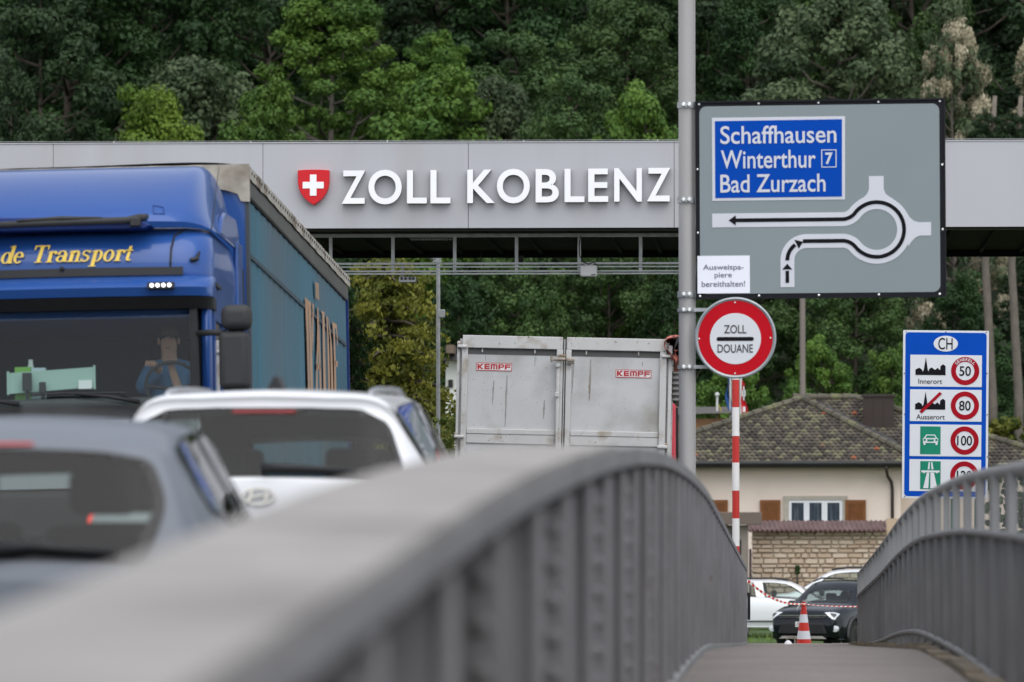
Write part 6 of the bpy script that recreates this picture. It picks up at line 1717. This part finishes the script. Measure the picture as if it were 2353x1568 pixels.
def leaves(centres, radii, tints, n, size, flat=.75, up=.35, droop=0.0, seed=0, asp=.62):
    """n leaf sprays scattered round clump centres"""
    r = np.random.RandomState(seed); m_ = len(centres); C_ = np.asarray(centres); Rr = np.asarray(radii)
    wts = Rr**2; idx = r.choice(m_, n, p=wts/wts.sum())
    d = r.normal(size=(n, 3)); d /= np.linalg.norm(d, axis=1)[:, None]
    rad = r.uniform(.15, 1, n)**.45
    p = C_[idx]+d*(rad*Rr[idx])[:, None]*np.array([1, 1, flat])
    p[:, 2] -= droop*rad*Rr[idx]*r.uniform(0, 1, n)
    nrm = d*.9+r.normal(size=(n, 3))*.38+np.array([0, 0, up]); nrm /= np.linalg.norm(nrm, axis=1)[:, None]
    t = np.cross(nrm, r.normal(size=(n, 3))); t /= np.linalg.norm(t, axis=1)[:, None]
    if droop: t = t*.5+np.array([0, 0, -1.0])*droop; t /= np.linalg.norm(t, axis=1)[:, None]
    b = np.cross(nrm, t); sz = size*r.uniform(.6, 1.35, n)
    T_ = t*(sz)[:, None]; B_ = b*(sz*asp)[:, None]
    V = np.stack([p-T_, p+B_-T_*.1, p+T_, p-B_+T_*.1], 1).reshape(-1, 3)
    tn = np.repeat(np.clip(np.asarray(tints)[idx]+r.normal(size=n)*.09, 0, 1), 4)
    return V, tn
def leafmesh(name, V, tn, m):
    n = len(V)//4; me = bpy.data.meshes.new(name)
    me.vertices.add(4*n); me.vertices.foreach_set('co', V.ravel()); me.loops.add(4*n); me.loops.foreach_set('vertex_index', np.arange(4*n, dtype=np.int32))
    me.polygons.add(n); me.polygons.foreach_set('loop_start', np.arange(0, 4*n, 4, dtype=np.int32)); me.polygons.foreach_set('loop_total', np.full(n, 4, dtype=np.int32))
    at = me.attributes.new('tint', 'FLOAT', 'POINT'); at.data.foreach_set('value', tn.astype(np.float32))
    me.materials.append(m); me.update(calc_edges=True); return me
def broad(seed, H, W, z0, n, size, m, nl=46, barkm=m_bark, clump=1.0, shape=.0):
    """deciduous tree: trunk, limbs, crown of leaf clumps round the limb ends.  returns crown and trunk meshes"""
    r = random.Random(seed); tb = MB(); cen, rad, tin = [], [], []
    lean = (r.uniform(-.4, .4), r.uniform(-.3, .3))
    pts = [(0, 0, -1.0), (0, 0, .3), (lean[0]*.4, lean[1]*.4, H*.4), (lean[0], lean[1], H*.72), (lean[0]*1.3, lean[1]*1.3, H*.95)]
    tb.tube(pts, [.26*H/16, .22*H/16, .16*H/16, .08*H/16, .02], 9)
    for i in range(nl):
        u = (i+.5)/nl; zt = z0+(H-z0)*u
        env = math.sin(math.pi*min(1, (u*.86+.14))**(.85+shape))**.62 if u < .999 else .1
        a = i*2.399+r.uniform(-.5, .5); L = W/2*env*r.uniform(.55, 1.05)
        zb = max(H*.12, zt-L*r.uniform(.3, .9)); f_ = zb/H
        base = Vector((lean[0]*f_, lean[1]*f_, zb)); end = Vector((lean[0]*f_+L*math.cos(a), lean[1]*f_+L*math.sin(a), zt+r.uniform(-.3, .5)))
        mid = base.lerp(end, .5)+Vector((r.uniform(-.3, .3), r.uniform(-.3, .3), -.1*L))
        tb.tube([base, mid, end], [.075*H/16, .05*H/16, .018], 6)
        rr_ = clump*W*.105*r.uniform(.7, 1.25); t_ = r.uniform(.12, .9)
        cen.append(end); rad.append(rr_); tin.append(t_)
        for q in range(r.choice([2, 3, 3])):
            e2 = base.lerp(end, r.uniform(.55, .95))+Vector((r.gauss(0, .09*W), r.gauss(0, .09*W), r.gauss(0, .06*W)))
            cen.append(e2); rad.append(rr_*r.uniform(.55, .95)); tin.append(min(1, max(0, t_+r.uniform(-.3, .3))))
    V, tn = leaves([tuple(c) for c in cen], rad, tin, n, size, .72, .4, 0, seed)
    return leafmesh('crown', V, tn, m), tb, barkm
def conif(seed, H, W, n, size, m, droop=.5, barkm=m_bark, tiers=26, zlow=.05, power=.9):
    r = random.Random(seed); tb = MB(); tb.tube([(0, 0, -1), (0, 0, H*.5), (0, 0, H*.98)], [.3*H/18, .18*H/18, .02], 9)
    cen, rad, tin = [], [], []
    for i in range(tiers):
        u = (i+.5)/tiers; z = H*(zlow+(1-zlow)*u); L = W/2*(1-u)**power*r.uniform(.8, 1.1)+.12
        k_ = max(4, int(5+8*(1-u)))
        for j in range(k_):
            a = j*2*math.pi/k_+r.uniform(-.4, .4)+i; Lj = L*r.uniform(.62, 1.12)
            end = Vector((Lj*math.cos(a), Lj*math.sin(a), z-Lj*.22*droop)); tb.tube([(0, 0, z), end*.6+Vector((0, 0, z*.4+.05)), end], [.05, .03, .01], 5)
            for f_ in (.45, .75, 1.0):
                cen.append(tuple(Vector((0, 0, z)).lerp(end, f_)+Vector((r.gauss(0, .08), r.gauss(0, .08), r.gauss(0, .08))))); rad.append(max(.12, W*.10*r.uniform(.7, 1.2)*(1.15-.5*u))); tin.append(min(1, max(0, .15+.75*f_*f_*r.uniform(.5, 1.1))))
    V, tn = leaves(cen, rad, tin, n, size, .6, .25, droop, seed)
    return leafmesh('crown', V, tn, m), tb, barkm
PRO = {}
def proto(key, made, H, W, kindname):
    me, tb, bk = made; tm = tb.mesh('trunk', False); tm.materials.append(bk); tm.shade_smooth(); PRO[key] = (me, tm, H, W, kindname)
N = 44000
proto('mid', broad(1, 16, 9, 3.2, N, .108, L_mid), 16, 9, 'broadleaf_tree')
proto('mid2', broad(2, 16, 9, 2.6, N, .108, L_mid, 54, shape=.15), 16, 9, 'broadleaf_tree')
proto('bright', broad(3, 17, 8, 3.0, 60000, .095, L_bright, 60, m_barkp, .92), 17, 8, 'broadleaf_tree')
proto('bush', broad(4, 13, 7, 1, 42000, .105, L_bright, 56), 13, 7, 'bushy_tree')
proto('lime', broad(5, 13, 7, 1, 42000, .10, L_lime, 56), 13, 7, 'bushy_tree')
proto('grey', broad(6, 14, 8, 2, N, .115, L_grey, 54, m_barkp), 14, 8, 'broadleaf_tree')
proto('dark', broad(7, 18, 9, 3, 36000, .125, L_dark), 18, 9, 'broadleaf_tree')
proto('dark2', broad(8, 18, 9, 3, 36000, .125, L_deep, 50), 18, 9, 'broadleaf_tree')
proto('spruce', conif(9, 20, 7, 30000, .14, L_dark, .6), 20, 7, 'conifer')
proto('gold', conif(10, 7.0, 2.8, 80000, .042, L_gold, .75, tiers=26, power=.62), 7, 2.8, 'golden_cypress')
proto('thuja', conif(12, 4.0, 1.3, 24000, .035, L_deep, .3, tiers=20, power=.55), 4, 1.3, 'arborvitae')
def acacia(seed):
    me, tb, bk = broad(seed, 16, 7, 2, 9000, .12, L_grey, 50, m_barkp)
    return me, tb, bk
def tree(key, px, ptop, wpx, Y, label, group=None, rotz=None, zbase=None, hmin=None):
    me, tm, H, W, kn = PRO[key]; q = P(px, ptop, Y); zb = gh(q.x, Y) if zbase is None else zbase
    h = max(q.z-zb, hmin or 3.0); o = bpy.data.objects.new(kn, None); col.objects.link(o); o.location = (q.x, Y, zb)
    tag(o, label, 'tree' if kn not in ('golden_cypress', 'arborvitae') else 'conifer', group)
    wm = wpx*S(Y); o.rotation_euler = (0, 0, rs.uniform(0, 6.28) if rotz is None else rotz); o.scale = (wm/W, wm/W, h/H)
    c = bpy.data.objects.new('crown', me); t = bpy.data.objects.new('trunk', tm)
    for x in (t, c): col.objects.link(x); x.parent = o
    return o
gD = 'dark trees high in the wood'; gM = 'trees of the wooded slope'
# the trees one can tell apart, read from the photograph
tree('gold', 888, 590, 540, 102, 'golden feathery cypress between the lorry and the lamp post', zbase=-2.4)
tree('thuja', 812, 745, 130, 97, 'small dark green arborvitae in front of the golden cypress', zbase=-2.35)
tree('bright', 752, -20, 470, 232, 'big bright green tree above the canopy left of centre')
tree('lime', 362, 238, 360, 214, 'lime green bushy tree just above the canopy, left of the others')
tree('grey', 455, 150, 420, 222, 'grey-green tree behind the lime bushy tree')
tree('bush', 582, 225, 320, 216, 'fresh green bushy tree at the canopy edge below the big bright tree')
tree('bright', 1010, 85, 300, 240, 'slim yellow-green tree with a pointed top right of the big bright tree')
tree('bush', 965, 205, 460, 214, 'rounded yellow-green bushy tree above the shield')
tree('mid', 1200, 110, 480, 224, 'mid green rounded tree above the letters')
tree('grey', 1120, 195, 330, 216, 'soft grey-green tree leaning on the rounded tree above the letters')
tree('mid2', 1430, 20, 450, 236, 'tall green tree just left of the sign pole')
tree('mid', 1330, 215, 420, 213, 'low green tree at the canopy edge left of the sign pole')
tree('bush', 1500, 235, 320, 212, 'small leafy tree at the canopy edge beside the sign pole')
tree('grey', 1910, -10, 460, 226, 'pale grey-green tree above the direction sign')
tree('dark2', 1730, -40, 330, 238, 'dark tree right of the sign pole above the direction sign')
tree('dark', 95, -90, 430, 222, 'dark dense tree filling the upper left corner')
tree('dark', 30, 170, 260, 214, 'low dark tree at the left edge above the canopy')
tree('spruce', 345, -160, 280, 262, 'shadowy conifer between the dark corner tree and the bright tree')
tree('dark2', 480, -60, 300, 256, 'deep green tree behind the grey-green tree')
# flowering acacias
for px, pt, wpx, Y, lab in ((2195, 30, 250, 224, 'acacia with cream blossom right of the direction sign'), (2400, 50, 230, 226, 'cream blossoming acacia cut by the right edge')):
    if 'acacia' not in PRO: proto('acacia', acacia(21), 16, 7, 'acacia')
    o = tree('acacia', px, pt, wpx, Y, lab, 'blossoming acacias')
    r = random.Random(px); cen = []; rad = []; tin = []
    for i in range(120):
        a, z = r.uniform(0, 6.28), r.uniform(3, 15.6); e = math.sin(math.pi*min(1, z/16*.86+.14))**.62*3.5*r.uniform(.6, 1.05)
        cen.append((e*math.cos(a), e*math.sin(a), z)); rad.append(r.uniform(.25, .6)); tin.append(r.random())
    V, tn = leaves(cen, rad, tin, 26000, .085, .9, .2, .3, px)
    bo = bpy.data.objects.new('blossom', leafmesh('blossom', V, tn, L_blos)); col.objects.link(bo); bo.parent = o
# below the canopy
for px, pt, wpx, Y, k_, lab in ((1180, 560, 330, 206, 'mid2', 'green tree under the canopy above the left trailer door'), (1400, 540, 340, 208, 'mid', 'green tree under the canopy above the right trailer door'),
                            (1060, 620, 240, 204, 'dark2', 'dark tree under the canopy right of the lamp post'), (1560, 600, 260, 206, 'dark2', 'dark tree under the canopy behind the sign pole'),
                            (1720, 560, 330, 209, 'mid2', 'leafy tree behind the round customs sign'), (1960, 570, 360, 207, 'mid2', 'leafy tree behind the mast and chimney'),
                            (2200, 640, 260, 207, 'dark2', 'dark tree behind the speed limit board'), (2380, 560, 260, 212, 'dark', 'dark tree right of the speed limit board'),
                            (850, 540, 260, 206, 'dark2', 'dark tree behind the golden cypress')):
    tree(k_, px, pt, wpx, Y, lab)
for i, (px, pt, wpx, Y, k_) in enumerate(((1660, 840, 240, 197, 'bush'), (1900, 800, 220, 199, 'bush'), (2060, 820, 210, 197, 'bush'))):
    tree(k_, px, pt, wpx, Y, ('low leafy shrub behind the flags', 'low leafy shrub behind the roof ridge and mast', 'low leafy shrub right of the chimney')[i])
# bare pale stems at the right edge
for px, lab in ((2275, 'pale bare trunk right of the speed limit board'), (2335, 'pale bare trunk at the right edge of the picture')):
    q = P(px, 900, 203); o = empty('tree_stem', (q.x, 203, gh(q.x, 203)), lab, 'tree')
    MB().tube([(0, 0, -.5), (.1, 0, 5), (-.15, 0, 10), (.2, 0, 16)], [.2, .17, .14, .08], 9).build('trunk', m_barkp, o, 'all')
    c = bpy.data.objects.new('crown', PRO['dark'][0]); col.objects.link(c); c.parent = o; c.location = (0, 0, 11); c.scale = (.28, .28, .24)
# the wood behind: individual dark trees in rows up the slope
r = random.Random(77)
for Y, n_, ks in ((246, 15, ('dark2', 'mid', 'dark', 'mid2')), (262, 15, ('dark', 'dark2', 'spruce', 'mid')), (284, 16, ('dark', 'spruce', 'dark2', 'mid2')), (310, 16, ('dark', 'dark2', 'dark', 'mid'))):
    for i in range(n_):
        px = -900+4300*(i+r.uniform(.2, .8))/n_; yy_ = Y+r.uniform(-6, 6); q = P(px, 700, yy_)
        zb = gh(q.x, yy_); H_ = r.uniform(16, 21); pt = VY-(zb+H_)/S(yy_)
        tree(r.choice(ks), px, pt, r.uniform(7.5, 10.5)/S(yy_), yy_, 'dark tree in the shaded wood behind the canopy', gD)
# undergrowth filling the foot of the slope
V_, T_ = [], []
r2 = np.random.RandomState(5); cen = [(x, y, gh(x, y)+.6) for x, y in zip(r2.uniform(-38, 20, 420), r2.uniform(196, 330, 420))]
V, tn = leaves(cen, r2.uniform(1.0, 2.2, 420), r2.uniform(0, 1, 420), 26000, .26, .7, .5, 0, 8)
ug = bpy.data.objects.new('undergrowth', leafmesh('undergrowth', V, tn, L_deep)); col.objects.link(ug); tag(ug, kind='stuff')
# shrub with pale blossom by the lamp post, golden hedge at the right
def shrub(name, px, pt, wpx, Y, zb, m, label, n=5000, size=.06):
    q = P(px, pt, Y); h = q.z-zb; o = empty(name, (q.x, Y, zb), label, 'shrub'); r_ = random.Random(px); W_ = wpx*S(Y)
    cen = [(r_.uniform(-W_/2, W_/2), r_.uniform(-W_/3, W_/3), r_.uniform(.1, h)) for i in range(160)]
    V, tn = leaves(cen, [W_*.10]*160, [r_.random() for i in range(160)], n, size, .8, .4, 0, int(px))
    c = bpy.data.objects.new('foliage', leafmesh('foliage', V, tn, m)); col.objects.link(c); c.parent = o
    MB().tube([(0, 0, -.3), (0, 0, h*.6)], [.05, .02], 6).build('stem', m_bark, o)
shrub('flowering_shrub', 1030, 955, 75, 98, -2.4, leaf_mat('leaf_yellowgreen', (.10, .17, .02), (.42, .45, .14), .05), 'yellow-green flowering shrub at the foot of the lamp post', 7000, .045)
shrub('hedge', 2330, 962, 130, 186, -3, L_gold, 'clipped golden-green hedge behind the house on the right', 26000, .07)
shrub('ivy_shrub', 2312, 1085, 95, 130, -2.9, L_mid, 'green climbing shrub seen through the gaps of the railing', 7000, .06)
shrub('wall_tuft', 1832, 1300, 10, 164.8, -1.6, L_mid, 'tiny plant growing at the stone wall above the parked cars', 250, .03)
# grass
gb = MB(); r = random.Random(4)
for i in range(9000):
    y = r.uniform(96, 150); x = r.uniform(-2.6, 2.2); z = gh(x, y); h = r.uniform(.05, .16); a = r.uniform(0, 3.14); dx, dy = .012*math.cos(a), .012*math.sin(a); lx, ly = r.uniform(-.04, .04), r.uniform(-.04, .04)
    gb.add([(x-dx, y-dy, z), (x+dx, y+dy, z), (x+lx, y+ly, z+h)], [(0, 1, 2)], r.random())
gg = gb.build('grass', mat('grass_blade', (.07, .135, .018), .7, c2=(.17, .25, .05), attr='tint'), None, fix=False); tag(gg, kind='stuff')
